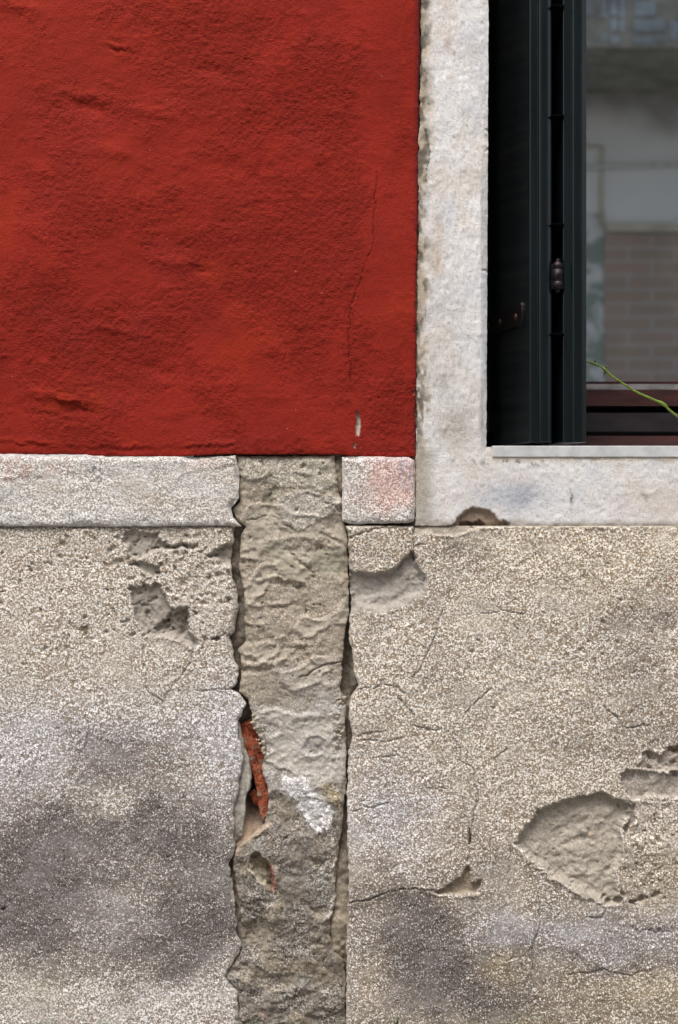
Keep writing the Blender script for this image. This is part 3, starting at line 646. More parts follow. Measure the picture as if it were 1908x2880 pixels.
def paint_mortar(x, y):
    TAN = np.array((0.39, 0.332, 0.265))
    f = Field(x, y, -6, TAN, 0.32, 0.25)
    n = fbm(x, y, 110, 4, 301); n2 = fbm(x, y, 40, 3, 302)
    f.h += 3.5*fbm(x, y, 130, 3, 303)+1.5*fbm(x+0.4*y, y, 46, 3, 304)+3.2*fbm(x-0.6*y, y*1.2, 95, 2, 334)+1.5*fbm(x, y, 13, 3, 305)+0.9*fbm(x, y, 7, 2, 315)
    lowz = sst(2150, 2450, y+60*n)
    f.h += lowz*(7.5*fbm(x, y, 60, 4, 306, 0.6)+3*ridged(x, y, 70, 3, 307)-2)
    f.h -= 7*lowz
    f.tint(sst(0.2, 0.7, fbm(x, y, 22, 4, 328, 0.65))*lowz, (0.34, 0.325, 0.30), 0.5)
    f.tint(sst(0.1, 0.7, fbm(x, y*1.4, 34, 4, 329, 0.6)), (0.28, 0.235, 0.175), 0.35)
    # colours
    f.tint(sst(1.0, 0.0, (y-1280)/190.0), (0.40, 0.36, 0.29), 0.35)
    f.tint(sst(1860, 2010, y+50*n), (0.47, 0.45, 0.43), 0.8)
    f.tint(sst(2200, 2330, y+50*n+0.25*(x-820)), (0.150, 0.126, 0.098), 0.92)
    f.tint(sst(0.1, 0.7, fbm(x, y, 60, 4, 308))*lowz, (0.27, 0.255, 0.23), 0.6)
    f.tint(sst(0.15, 0.7, fbm(x, y, 70, 4, 318))*lowz, (0.25, 0.20, 0.13), 0.5)
    f.tint(sst(0.2, 0.8, n2)*sst(2200, 2000, y), (0.29, 0.24, 0.17), 0.35)
    f.tint(gauss(x, y, 700, 1940, 60, 30), (0.42, 0.37, 0.27), 0.5)
    f.tint(gauss(x, y, 700, 2060, 60, 60), (0.30, 0.25, 0.19), 0.6)
    upz = 1-lowz; fold = fbm(x*0.8+0.55*y, y*1.1-0.3*x, 62, 2, 371)
    f.h += 5.5*upz*sst(-0.15, 0.35, fold)*sst(1.2, 0.2, fold); f.grain *= 1-0.5*sst(0.1, 0.6, fold)*upz
    f.tint(sst(0.1, 0.6, fold)*upz, (0.44, 0.395, 0.32), 0.45)
    f.tint(sst(-0.1, -0.6, fold)*upz, (0.29, 0.24, 0.175), 0.45)
    def P(*a): return [(600+p/2.24, 1240+q/2.24) for p, q in a]
    def Q(*a): return [(600+p/2.24, 1900+q/2.24) for p, q in a]
    # top: rough pale lump, smooth trowel marks
    f.pit(P((300, 370), (370, 290), (435, 290), (400, 350), (395, 430), (330, 450)), 5, 5, 10, (0.345, 0.305, 0.235), 0.02)
    A = P((430, 330), (560, 300), (780, 350), (815, 390), (740, 470), (600, 560), (500, 560), (430, 510), (390, 400))
    def lump(poly, amt, wd, col=None, g=None):
        k = (f.x > min(p[0] for p in poly)-20) & (f.x < max(p[0] for p in poly)+20) & (f.y > min(p[1] for p in poly)-20) & (f.y < max(p[1] for p in poly)+20)
        d = sd_poly(f.wx[k], f.wy[k], poly); m = sst(0, wd, d)
        f.h[k] += amt*m
        if g is not None: f.grain[k] = lerp(f.grain[k], g, m)
        if col is not None: f.col[k] = f.col[k]*(1-m[..., None])+np.asarray(col)*m[..., None]
    lump(A, 5, 8, (0.42, 0.385, 0.33), 0.5)
    lump(P((160, 100), (700, 95), (770, 180), (770, 330), (560, 320), (430, 300), (300, 260), (180, 230)), 2.5, 10, (0.40, 0.365, 0.295), 0.45)
    lump(P((330, 590), (420, 600), (450, 680), (520, 730), (610, 800), (640, 860), (560, 920), (400, 840), (330, 740)), 5, 14, (0.40, 0.36, 0.28), 0.05)
    lump(P((600, 660), (840, 650), (840, 860), (660, 860), (610, 790), (560, 720)), -3, 16, (0.38, 0.345, 0.265), 0.05)
    f.ridge(P((410, 600), (440, 670), (500, 715), (600, 780), (630, 840)), 6, 5, 1.0)
    f.ridge(P((370, 490), (430, 540), (500, 575)), 5, 5, -1.0)
    f.ridge(P((620, 640), (700, 660), (760, 670)), 8, 4, 1.0)
    f.ridge(P((290, 885), (400, 868), (500, 880), (600, 915)), 8, 6, 1.2)
    f.ridge(P((200, 1030), (300, 1045), (420, 1040), (500, 1000)), 8, 4.5, 1.0)
    f.ridge(P((200, 690), (270, 680)), 7, 4, 1.0)
    f.ridge(P((190, 1150), (300, 1170)), 9, 4, 1.2)
    f.ridge(P((250, 1220), (300, 1270), (380, 1290), (430, 1275), (560, 1290)), 8, 7, 1.1)
    f.ridge(P((430, 1390), (520, 1320), (570, 1290)), 7, 5, 0.8)
    f.ridge(P((600, 1330), (640, 1380), (680, 1410), (740, 1400)), 6, 6, 0.9)
    f.ridge(P((180, 1410), (300, 1425), (440, 1390)), 11, 6, 1.1)
    f.ridge(P((170, 1340), (260, 1370)), 9, 5, 1.0)
    f.ridge(P((690, 560), (760, 590), (830, 640)), 6, 4, 1.0)
    f.pit(P((560, 780), (620, 790), (640, 850), (590, 850)), 5, 5, 10, None, 0.2)
    f.crack(P((550, 1485), (640, 1450), (720, 1410), (800, 1395)), 2.4, 7, 0.45)
    f.crack(P((700, 400), (760, 410), (800, 450)), 2, 5, 0.4)
    f.crack(P((210, 500), (330, 470)), 2, 5, 0.4)
    f.crack([(700, 1283), (735, 1290), (742, 1310), (735, 1300)], 2, 6, 0.4)
    for cx, cy in [(690, 1580), (855, 1311), (858, 1720), (838, 1436), (900, 1700), (730, 1620), (880, 1700), (740, 1700), (905, 1540), (820, 1560), (700, 2000), (700, 1512)]:
        f.hole(cx, cy, 5, 6)
    rs = random.Random(3)
    for i in range(90):
        f.hole(rs.uniform(680, 960), rs.uniform(1290, 2880), rs.uniform(2.5, 5), rs.uniform(3, 7))
    # trowel-rough lower parts
    lump(Q((430, 620), (500, 650), (560, 620), (600, 690), (700, 800), (770, 870), (760, 960), (720, 985), (650, 1010), (600, 950), (560, 880), (510, 780), (420, 730)), 3, 5, (0.82, 0.82, 0.85), 0.55)
    f.tint(sst(0.0, 0.35, fbm(x, y, 11, 3, 372, 0.65))*gauss(x, y, 870, 2270, 90, 110), (0.34, 0.31, 0.28), 0.75)
    f.tint(sst(0.1, 0.5, fbm(x, y, 16, 4, 373, 0.65))*gauss(x, y, 850, 2170, 100, 120), (0.62, 0.61, 0.62), 0.6)
    lump(Q((690, 660), (780, 690), (815, 760), (810, 860), (740, 820), (680, 730)), 3, 8, (0.33, 0.27, 0.175), 0.5)
    lump(Q((350, 700), (430, 740), (520, 800), (600, 960), (560, 1000), (400, 960), (350, 880)), -4, 16, (0.25, 0.215, 0.165), 0.35)
    f.pit(Q((235, 1130), (270, 1110), (335, 1160), (360, 1200), (385, 1290), (385, 1375), (330, 1340), (270, 1280), (225, 1190)), 26, 5, 12, (0.235, 0.20, 0.135), 0.1, warp=0.4)
    f.tint(np.exp(-(d_line(f.x, f.y, Q((362, 1210), (378, 1290), (378, 1360)))/7)**2), (0.34, 0.085, 0.05), 0.8)
    f.ridge(Q((240, 1240), (290, 1300), (340, 1350), (385, 1395)), 4, 4); f.tint(np.exp(-(d_line(f.wx, f.wy, Q((240, 1240), (290, 1300), (350, 1370)))/5)**2), (0.46, 0.41, 0.32), 0.7)
    f.ridge(Q((350, 945), (280, 1000), (200, 1060), (150, 1110)), 5, 5); f.tint(np.exp(-(d_line(f.x, f.y, Q((350, 940), (280, 990), (190, 1055), (150, 1110)))/8)**2), (0.52, 0.40, 0.30), 0.85)
    f.pit(Q((430, 1040), (480, 1000), (460, 1040)), 8, 2, 3, None, 0.1, warp=0.3)
    f.ridge(Q((745, 1040), (775, 1150), (760, 1250), (775, 1400), (740, 1530), (700, 1565)), 5, 5); f.tint(np.exp(-(d_line(f.wx, f.wy, Q((735, 1030), (765, 1150), (755, 1250), (765, 1400), (735, 1530)))/6)**2), (0.50, 0.46, 0.39), 0.75)
    for pl, dp in ((Q((210, 1580), (270, 1530), (350, 1550), (370, 1640), (340, 1740), (330, 1810), (240, 1780), (200, 1680)), 9), (Q((590, 1460), (690, 1460), (730, 1540), (640, 1550)), 8),
                   (Q((590, 1680), (680, 1650), (720, 1720), (600, 1740)), 8), (Q((250, 1820), (360, 1880), (520, 1880), (520, 1980), (350, 2000), (260, 1930)), 8),
                   (Q((590, 1140), (720, 1160), (710, 1250), (620, 1220)), 7), (Q((160, 1800), (250, 1850), (220, 1950), (120, 1900)), 6), (Q((735, 1620), (830, 1680), (830, 1780), (760, 1740)), 7)):
        f.pit(pl, dp, 8, 22, (0.235, 0.20, 0.15), 0.25, tilt=0.5)
    f.ridge(Q((300, 2060), (420, 2060), (540, 2010), (580, 1940)), 7, 7, 1.0); f.ridge(Q((300, 2110), (440, 2100), (520, 2070)), 6, 6, 1.0); f.ridge(Q((590, 1995), (640, 1980)), 6, 6, 1.0)
    f.ridge(Q((180, 2170), (300, 2150)), 7, 6, 1.0); f.ridge(Q((560, 2120), (700, 2160)), 8, 5, 1.0); f.ridge(Q((160, 1420), (300, 1400), (420, 1420)), 8, 4, 1.0)
    f.tint(sst(2835, 2900, y)*sst(0.0, 0.5, fbm(x, y, 30, 3, 341)), (0.20, 0.24, 0.13), 0.55)
    f.tint(gauss(x, y, 740, 2860, 14, 12), (0.5, 0.36, 0.3), 0.7)
    # crumbs on the right edge and above the brick
    cr = gauss(x, y, 950, 2050, 16, 130)+gauss(x, y, 725, 2040, 24, 60); f.h += 6*np.clip(cr, 0, 1)*fbm(x, y, 14, 3, 350)+0*cr
    f.grain = f.grain*(1+0.5*n2)+0.25*lowz*sst(-0.2, 0.5, n2)
    f.h += 1.6*lowz*fbm(x, y, 16, 3, 361)
    f.col = f.col*(1+0.16*fbm(x, y, 19, 4, 362, 0.65))[..., None]
    return f

def paint_core(x, y):
    """what shows in the gaps: old brown mortar, deep in places"""
    f = Field(x, y, -38, (0.17, 0.14, 0.11), 0.15, 0.3)
    f.h += 5*fbm(x, y, 40, 3, 401)+3*fbm(x, y, 14, 2, 402)
    for cx, cy, rx, ry, up in [(950, 1340, 34, 80, 30), (655, 1480, 40, 30, 14), (660, 1550, 30, 50, 12), (675, 1770, 30, 60, 10), (965, 2560, 50, 110, 16), (950, 2650, 50, 90, 14), (670, 2490, 40, 70, 10), (700, 2120, 30, 110, 0),
                               (680, 1390, 40, 60, 16), (1000, 1890, 16, 70, 18), (1172, 900, 20, 600, 22), (1168, 1380, 20, 110, 22), (970, 2440, 30, 60, 8), (675, 2630, 40, 60, 14)]:
        f.h += up*gauss(x, y, cx, cy, rx, ry)
    f.tint(gauss(x, y, 960, 2600, 60, 150)+gauss(x, y, 950, 1350, 40, 80)+gauss(x, y, 970, 2000, 30, 100), (0.30, 0.25, 0.185), 0.8)
    f.tint(np.exp(-((x-1172)/14)**2), (0.26, 0.21, 0.145), 0.8)
    f.tint(gauss(x, y, 695, 2350, 50, 45), (0.52, 0.37, 0.27), 0.9); f.h += 20*gauss(x, y, 690, 2370, 40, 45)
    f.h -= 60*gauss(x, y, 712, 2190, 34, 140)+16*gauss(x, y, 975, 1850, 20, 90)
    return f

def paint_stone(x, y):
    f = Field(x, y, 0, (0.70, 0.68, 0.67), 0.5, 0)
    n = fbm(x, y*0.45, 70, 4, 501); n2 = fbm(x*1.3, y*0.6, 40, 4, 502); n3 = fbm(x*0.9, y*0.35, 30, 4, 515, 0.6)
    f.h += 1.4*fbm(x, y, 90, 3, 503)+0.7*fbm(x, y, 14, 2, 504)
    f.tint(sst(-0.1, 0.7, n), (0.65, 0.565, 0.49), 0.5)
    f.tint(sst(0.0, 0.7, fbm(x, y*0.6, 60, 3, 505)), (0.58, 0.59, 0.625), 0.55)
    f.tint(sst(0.1, 0.7, n3), (0.72, 0.70, 0.69), 0.75)
    f.tint(sst(0.25, 0.8, n2), (0.68, 0.66, 0.65), 0.5)
    ja = sst(1290, 1230, y)                       # on the upright
    jx = ja*sst(1400, 1370, x)
    f.tint(jx*gauss(x, y, 1250, 1100, 70, 260)*(0.8+0.5*n2), (0.38, 0.35, 0.31), 0.6)
    f.tint(gauss(x, y, 1258, 85, 12, 45)*(0.5+0.8*n2)+gauss(x, y, 1278, 152, 4, 7), (0.42, 0.25, 0.16), 0.6)
    f.tint(jx*gauss(x, y, 1225, 680, 25, 150)*(0.6+0.7*n2), (0.46, 0.34, 0.24), 0.7)
    e = x-np.interp(y, [0, 1280], [1182, 1170])
    lm = sst(44, 4, e+18*fbm(x, y*0.8, 46, 4, 506))*sst(1500, 1300, y+0*x)
    f.tint(lm, (0.38, 0.30, 0.20), 0.85)
    f.tint(lm*sst(0.0, 0.5, fbm(x, y*0.5, 20, 4, 507)+0.1), (0.10, 0.085, 0.07), 0.85)
    f.h -= 4.5*lm*ja*(0.4+0.9*np.clip(fbm(x, y*0.6, 34, 3, 508)+0.2, 0, 1))
    f.grain *= 1-0.5*lm
    ar = sst(1350, 1356, x+1.5*fbm(x, y, 30, 2, 1))*sst(380, 560, y+0*x)*jx
    f.tint(ar, (0.36, 0.37, 0.39), 0.6); f.grain *= 1-0.6*ar; f.h -= 3*sst(1350, 1372, x)*jx
    f.tint(gauss(x, y, 1354, 1170, 8, 70)*(0.6+0.8*n2), (0.16, 0.155, 0.15), 0.7)
    f.tint(gauss(x, y, 1370, 360, 7, 40)*sst(0, 0.4, fbm(x, y, 14, 2, 3)), (0.22, 0.19, 0.16), 0.8)
    f.crack([(1194, 370), (1206, 390), (1208, 430), (1200, 470), (1196, 510)], 2.2, 4, 0.55)
    for cx, cy in [(1196, 505), (1190, 110), (1194, 230), (1190, 330), (1187, 900), (1186, 1050)]:
        f.tint(gauss(f.wx, f.wy, cx, cy, 6, 12), (0.10, 0.09, 0.07), 0.8)
    f.hole(1370, 420, 6, 5); f.hole(1368, 362, 5, 6); f.hole(1367, 760, 6, 5)
    f.tint(sst(0.1, 0.6, fbm(x*1.0, y*0.3, 9, 3, 511))*sst(850, 1050, y)*sst(1350, 1300, x)*jx, (0.64, 0.62, 0.59), 0.8)
    f.tint(gauss(f.wx, y, 1290, 1200, 50, 60), (0.40, 0.365, 0.315), 0.6)
    f.h += 1.0*fbm(x*1.0, y*0.3, 10, 2, 512)*jx
    lo = 1-ja
    f.tint(gauss(x, y, 1460, 1395, 130, 45)*(0.8+0.5*n), (0.40, 0.42, 0.47), 0.8)
    f.tint(sst(1250, 1185, x+14*n)*lo, (0.37, 0.335, 0.27), 0.75)
    f.tint(sst(1306, 1284, y+8*fbm(x, y, 40, 2, 7))*sst(1370, 1400, x), (0.58, 0.50, 0.40), 0.8)
    f.tint(gauss(x, y, 1850, 1410, 150, 60), (0.55, 0.475, 0.415), 0.6)
    f.tint(gauss(f.wx, f.wy, 1606, 1400, 4, 22), (0.07, 0.10, 0.07), 0.95)
    f.tint(gauss(f.wx, f.wy, 1815, 1396, 6, 8), (0.14, 0.12, 0.11), 0.8)
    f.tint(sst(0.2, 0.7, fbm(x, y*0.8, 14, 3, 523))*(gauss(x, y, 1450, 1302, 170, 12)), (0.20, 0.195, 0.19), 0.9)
    f.tint(sst(0.2, 0.7, fbm(x, y*0.25, 14, 3, 524))*gauss(x, y, 1570, 1400, 40, 60), (0.64, 0.62, 0.60), 0.9)
    f.tint(sst(1456, 1474, y+6*n), (0.36, 0.31, 0.26), 0.65)
    f.pit([(1255, 1484), (1280, 1470), (1295, 1452), (1312, 1440), (1334, 1428), (1362, 1432), (1384, 1434), (1394, 1446), (1406, 1460), (1440, 1467), (1436, 1484), (1340, 1500), (1255, 1500)], 15, 6, 10, (0.34, 0.26, 0.20), 0.1)
    f.pit([(1296, 1472), (1312, 1464), (1330, 1466), (1350, 1462), (1366, 1470), (1370, 1486), (1296, 1486)], 16, 3, 5, (0.20, 0.14, 0.11), 0.1)
    f.h -= 2.0*sst(1245, 1200, x)*sst(1440, 1478, y)
    f.h -= 3*np.exp(-((x-1372)/4)**2)*np.exp(-((y-1260)/5)**2)
    return f

XLO, XHI, YTOP, YBOT = -1500, 3600, -2300, 2940
cEL = curve(E_L, 3.2, 11); cML = curve([(a+(-4 if b_ < 1440 else 4 if b_ < 2380 else (2 if 2420 < b_ < 2600 else -4)), b_) for a, b_ in E_ML], 2.8, 21); cMR = curve([(a+(9 if 1960 < b_ < 2350 else 2), b_) for a, b_ in E_MR], 2.6, 31); cER = curve(E_R, 2.4, 41)
c_red_r = curve([(1180, -2300), (1180, 0), (1176, 500), (1171, 800), (1168, 1290)], 1.6, 51)
c_red_b = curve([(-1500, 1275), (0, 1276), (240, 1277), (250, 1282), (500, 1283), (640, 1277), (950, 1278), (985, 1281), (1060, 1285), (1172, 1284)], 0.9, 61, 0)
c_sto_l = curve([(1188, -2300), (1186, 0), (1182, 300), (1177, 430), (1177, 700), (1173, 900), (1172, 1240)], 2.4, 71)
c_jam_r = curve([(1375, -2300), (1375, 0), (1373, 500), (1371, 800), (1369, 1257)], 1.0, 81)
c_band_t = curve([(-1500, 1277), (0, 1277), (240, 1279), (300, 1284), (600, 1285), (680, 1281)], 1.0, 91, 0)
c_band_b = curve([(-1500, 1480), (0, 1480), (300, 1481), (640, 1479), (680, 1481)], 1.4, 95, 0)
c_band_r = curve([(663, 1278), (673, 1329), (673, 1400), (651, 1430), (655, 1455), (681, 1481)], 1.6, 97)

sheet('red_plaster', wall, const(XLO), c_red_r, const(YTOP), c_red_b, paint_red, M_RED, 0, 16, (2.5, 6), 2.9, (0.33, 0.05, 0.035))
sheet('stone_band', wall, const(XLO), c_band_r, c_band_t, c_band_b, paint_band, M_REN, 7, 20, (3.5, 6), 2.9, (0.42, 0.39, 0.35), 'long whitish grainy band under the red plaster')
sheet('stone_band', wall, curve([(963, 1282), (962, 1454), (966, 1474)], 1.2, 98), curve([(1164, 1284), (1168, 1320), (1168, 1440), (1164, 1474)], 1.2, 99),
      curve([(960, 1287), (975, 1283), (1150, 1286), (1168, 1296)], 0.8, 100, 0), curve([(962, 1466), (985, 1474), (1150, 1471), (1168, 1462)], 1.2, 101, 0), paint_pink, M_REN, 7, 22, (5, 7), 2.9, (0.42, 0.38, 0.34), 'short pink stained block beside the window surround')
sheet('lower_render', wall, const(XLO), cEL, const(1478), const(YBOT), paint_left, M_REN, 0, 26, (4, 5.5), 2.9, (0.36, 0.32, 0.27), 'render left of the mortar strip with dark damp stain')
sheet('lower_render', wall, cER, const(XHI), const(1479), const(YBOT), paint_right, M_REN, 3, 26, (3.5, 5), 2.9, (0.33, 0.29, 0.235), 'render right of the mortar strip with fallen patches')
sheet('mortar_strip', wall, cML, cMR, curve([(600, 1281), (760, 1284), (980, 1281)], 1.5, 111, 0), const(YBOT), paint_mortar, M_REN, 0, 24, (4, 7), 2.7, (0.27, 0.225, 0.165), 'uneven trowelled mortar filling the chase between two vertical cracks')
sheet('masonry_core', wall, const(560), const(1230), const(1240), const(YBOT-10), paint_core, M_REN, 0, 20, (0, 5), 3.6)
sheet('masonry_core', wall, const(1140), const(1230), const(YTOP), const(1262), paint_core, M_REN, 1.5, 20, (0, 5), 4.5, None, 'dirty mortar in the joint beside the window jamb')

# bricks laid bare in the hole of the strip
def brick(pts, y0, y1, seed):
    """an irregular broken brick: outline in photo units, front depth y0, back y1 (metres)"""
    rs = random.Random(seed); n = len(pts); V = []
    cx = sum(p[0] for p in pts)/n; cy = sum(p[1] for p in pts)/n
    out = []
    for i in range(n):
        a, b_ = pts[i], pts[(i+1) % n]
        for t in (0, 0.33, 0.66): out.append((a[0]+(b_[0]-a[0])*t+rs.uniform(-1.6, 1.6), a[1]+(b_[1]-a[1])*t+rs.uniform(-1.6, 1.6)))
    m = len(out)
    for s_, dep in ((0.94, y0), (1.04, y0+0.003), (1.04, y1)):
        for p in out:
            q = W(cx+(p[0]-cx)*s_, cy+(p[1]-cy)*s_, 0); V.append((q.x, dep+rs.uniform(-0.0009, 0.0009), q.z))
    F = [tuple(range(m))]
    for r in range(2):
        for i in range(m): F.append((r*m+i, (r+1)*m+i, (r+1)*m+(i+1) % m, r*m+(i+1) % m))
    o = mesh('brick', V, F, M_BRICK, wall); return o
brick([(672, 2046), (704, 2030), (736, 2068), (758, 2108), (754, 2140), (746, 2168), (744, 2194), (720, 2202), (706, 2176), (697, 2132), (686, 2100)], 0.021, 0.07, 1)
brick([(714, 2192), (744, 2184), (758, 2215), (770, 2256), (758, 2290), (740, 2316), (729, 2296), (724, 2248)], 0.016, 0.07, 2)
brick([(698, 2240), (716, 2228), (732, 2252), (732, 2280), (712, 2268)], 0.034, 0.07, 3)
# a loose flake of render behind the broken edge
fl = brick([(660, 2030), (672, 2040), (678, 2060), (684, 2095), (698, 2137), (706, 2180), (703, 2215), (691, 2240), (689, 2300), (680, 2345), (655, 2370), (652, 2200)], 0.010, 0.05, 4)
fl.name = 'render_flake'; fl.data.materials[0] = simple('grey_flake', (0.33, 0.30, 0.26), 0.95, 0.1, 0.3, 150, 0.004)

rs = random.Random(12); V, F = [], []
for i in range(62):
    if i < 30: cx, cy, dp = rs.gauss(718, 8), rs.uniform(2005, 2120), 0.0055
    else: cx, cy, dp = rs.gauss(953, 6), rs.uniform(1960, 2100), 0.004
    if i < 30: cx += (cy-2060)*0.30+8
    q = W(cx, cy, 0); rr = rs.uniform(2.0, 6.5)/S; o_ = len(V)
    for a in range(6):
        for t in (-0.6, 0.5):
            u = rs.uniform(0.75, 1.25)*rr; V.append((q.x+u*math.cos(a*1.047+t), dp+t*rr, q.z+u*math.sin(a*1.047+t)))
    V.append((q.x, dp-1.1*rr, q.z))
    for a in range(6):
        b0, b1_ = o_+2*a, o_+2*((a+1) % 6); F += [(b0, b1_, b1_+1, b0+1), (b0, o_+12, b1_)]
mesh('mortar_crumbs', V, F, simple('crumb_mortar', (0.34, 0.30, 0.24), 0.95, 0.1, 0.3, 300, 0.0008), wall)

# wall right of the window, outside the photo
sheet('red_plaster', wall, const(2900), const(XHI), const(YTOP), const(1280), lambda x, y: paint_red(x-2600, y), M_RED, 0, 16, (2.5, 6), 9, (0.33, 0.05, 0.035), 'red plaster right of the window')

# ================================================================== THE WINDOW
win = tag(empty('window', W(1970, 1254, 0.0)), 'window in a worn white stone surround with dark red brown frame and reflecting pane', 'window')
def wp(o): 
    o.parent = win; o.location = -win.location; return o
wp(sheet('jamb', None, c_sto_l, c_jam_r, const(YTOP), const(1257), paint_stone, M_STO, -1, 400, (1.8, 3), 2.9, (0.46, 0.45, 0.43), 'tall white stone jamb beside the red plaster', 'b'))
wp(sheet('jamb', None, const(2680), const(2890), const(YTOP), const(1262), paint_stone, M_STO, -1, 330, (1.8, 3), 8, (0.46, 0.45, 0.43)))
wp(sheet('sill_stone', None, curve([(1173, 900), (1172, 1240), (1169, 1480)], 2.4, 71), const(2890), curve([(1160, 1257), (1380, 1257), (1387, 1263), (2890, 1263)], 0.0, 1, 0), curve([(1168, 1478), (1500, 1479), (2890, 1480)], 0.9, 131, 0), paint_stone, M_STO, -1, 400, (2.0, 4), 2.9, (0.46, 0.45, 0.43), None, 't'))
def z(py): return ZC+(1440-py)/S
def xx(px): return (px-954)/S
# pale slab on the sill
o = box('sill_slab', (xx(1385), -0.0022, z(1285.5)), (xx(2660), 0.29, z(1254)), M_SILL, None, 0.0012); wp(o)

GY = 0.32   # depth of the glazing
def zz(py, dep): return ZC+(1440-py)/S*(D+dep)/D
def xd(px, dep): return (px-954)/S*(D+dep)/D
XW0, XW1 = xx(1372), xx(2690)
ZT = z(-2200)
cas = mesh('casement', [], [], M_WOOD, None)
cas = boxes('casement', [((XW0+0.02, GY-0.020, zz(1142, GY-0.02)), (XW1-0.02, GY+0.03, zz(1097, GY-0.02))),
                         ((XW0+0.02, GY-0.020, zz(1096.5, GY-0.02)), (XW0+0.10, GY+0.03, ZT)),
                         ((XW1-0.10, GY-0.020, zz(1096.5, GY-0.02)), (XW1-0.02, GY+0.03, ZT))], M_WOOD, None)
for q in [o for o in bpy.data.objects if o.type == 'MESH' and o.name.startswith('casement') and len(o.data.vertices) == 0]: bpy.data.objects.remove(q)
cas.name = 'casement'; wp(cas)
o = boxes('glazing_bead', [((XW0+0.10, GY-0.012, zz(1096, GY-0.012)), (XW1-0.10, GY-0.001, zz(1080, GY-0.012)))], M_BEAD, None); o.parent = cas
o = boxes('glazing_bead', [((XW0+0.10, GY-0.006, zz(1079.5, GY-0.006)), (XW1-0.10, GY-0.001, zz(1073, GY-0.006)))], M_WOOD, None); o.parent = cas
o = boxes('outer_frame', [((XW0, GY-0.035, zz(1214, GY-0.035)), (XW1, GY+0.04, zz(1161, GY-0.035))),
                          ((XW0, GY-0.005, zz(1262, GY)), (XW1, GY+0.04, zz(1215, GY))),
                          ((XW0, GY+0.001, zz(1160, GY)), (XW0+0.018, GY+0.04, ZT)), ((XW1-0.018, GY+0.001, zz(1160, GY)), (XW1, GY+0.04, ZT))], M_WOODD, None); wp(o)
o = boxes('inner_sill', [((XW0+0.15, GY-0.060, zz(1300, GY-0.06)), (XW1, GY-0.008, zz(1226, GY-0.06)))], M_WOOD, None); wp(o)
# glass: real pane, mirror-like coating, dim room behind it
b = NB('window_glass')
gl = b.n('ShaderNodeBsdfGlossy'); gl.inputs['Roughness'].default_value = 0.012; gl.inputs['Color'].default_value = (0.90, 0.97, 1.0, 1)
tr = b.n('ShaderNodeBsdfTransparent'); tr.inputs['Color'].default_value = (0.62, 0.66, 0.66, 1)
v = b.coord(); b.l(b.bump(b.noise(v, 3.0, 1), 0.0015, 0.2), gl.inputs['Normal'])
mx = b.n('ShaderNodeMixShader'); mx.inputs[0].default_value = 0.90; b.l(tr.outputs[0], mx.inputs[1]); b.l(gl.outputs[0], mx.inputs[2]); b.l(mx.outputs[0], b.out.inputs[0])
M_GLASS = b.m
o = mesh('glass', [(XW0+0.09, GY, zz(1100, GY)), (XW1-0.09, GY, zz(1100, GY)), (XW1-0.09, GY, ZT), (XW0+0.09, GY, ZT)], [(0, 1, 2, 3)], M_GLASS, None)
wp(o)
# room behind and reveal soffit
o = mesh('room', [(XW0-0.6, GY+0.05, 0.6), (XW1+0.6, GY+0.05, 0.6), (XW1+0.6, GY+0.05, ZT), (XW0-0.6, GY+0.05, ZT), (XW0-0.6, GY+2.4, 0.6), (XW1+0.6, GY+2.4, 0.6), (XW1+0.6, GY+2.4, ZT), (XW0-0.6, GY+2.4, ZT)],
         [(4, 5, 6, 7), (0, 4, 7, 3), (1, 2, 6, 5), (0, 1, 5, 4), (3, 7, 6, 2)], M_ROOM, None); wp(o)
o = box('lintel', (xx(1160), -0.002, ZT), (xx(2900), 0.30, ZT+0.16), simple('lintel_stone', (0.5, 0.48, 0.45), 0.85, 0.2, 0.1, 60, 0.001), None, 0.004); wp(o)

# ================================================================== THE SHUTTER
PH = math.radians(12.0)
YF = 0.012
sh = tag(empty('folding_shutter', (xx(1491)*(D+YF)/D, YF, zz(1244, YF))), 'dark green two-leaf folding shutter standing open against the left window jamb', 'shutter')
dx, dy = -math.sin(PH), math.cos(PH)       # into the wall along a leaf
nxv, nyv = math.cos(PH), math.sin(PH)      # across the leaf, rightward
HT = 2.4
def leaf(name, px0, thick, parent, depth, zb, lab=None):
    """cross-section: (across, into) from the front left corner"""
    t = thick
    prof = [(0.0, 0.0012), (0.0012, 0.0), (0.0155, 0.0), (0.0160, -0.0005), (0.0165, -0.0048)]
    R = (t-0.0165)/2; cxp = 0.0165+R
    for k in range(1, 12):
        a = math.pi*(1-k/12.0)
        prof.append((cxp+R*math.cos(a)*1.0, -0.0044-0.0060*math.sin(a)))
    prof += [(t, -0.004), (t, depth), (0.0, depth)]
    base = Vector((xd(px0, YF), YF, zb))
    V = []
    for zt, sgn in ((zb, 0), (zb+HT, 0)):
        for a, i in prof:
            V.append((base.x+nxv*a+dx*i, base.y+nyv*a+dy*i, zt))
    n = len(prof)
    F = [tuple(range(n)), tuple(range(2*n-1, n-1, -1))]
    for i in range(n): F.append((i, n+i, n+(i+1) % n, (i+1) % n))
    o = mesh(name, V, F, M_PAINT, None, False)
    bv = o.modifiers.new('bevel', 'BEVEL'); bv.width = 0.0006; bv.segments = 2; bv.limit_method = 'ANGLE'; bv.angle_limit = math.radians(50)
    o.parent = parent; o.location = -parent.location
    if lab: o['label'] = lab
    return o, base
ZB = zz(1244, YF)
l1, b1 = leaf('leaf', 1491, 0.0430, sh, 0.29, ZB, 'left leaf carrying the riveted strap')
l2, b2 = leaf('leaf', 1585, 0.0455, sh, 0.27, ZB, 'right leaf')
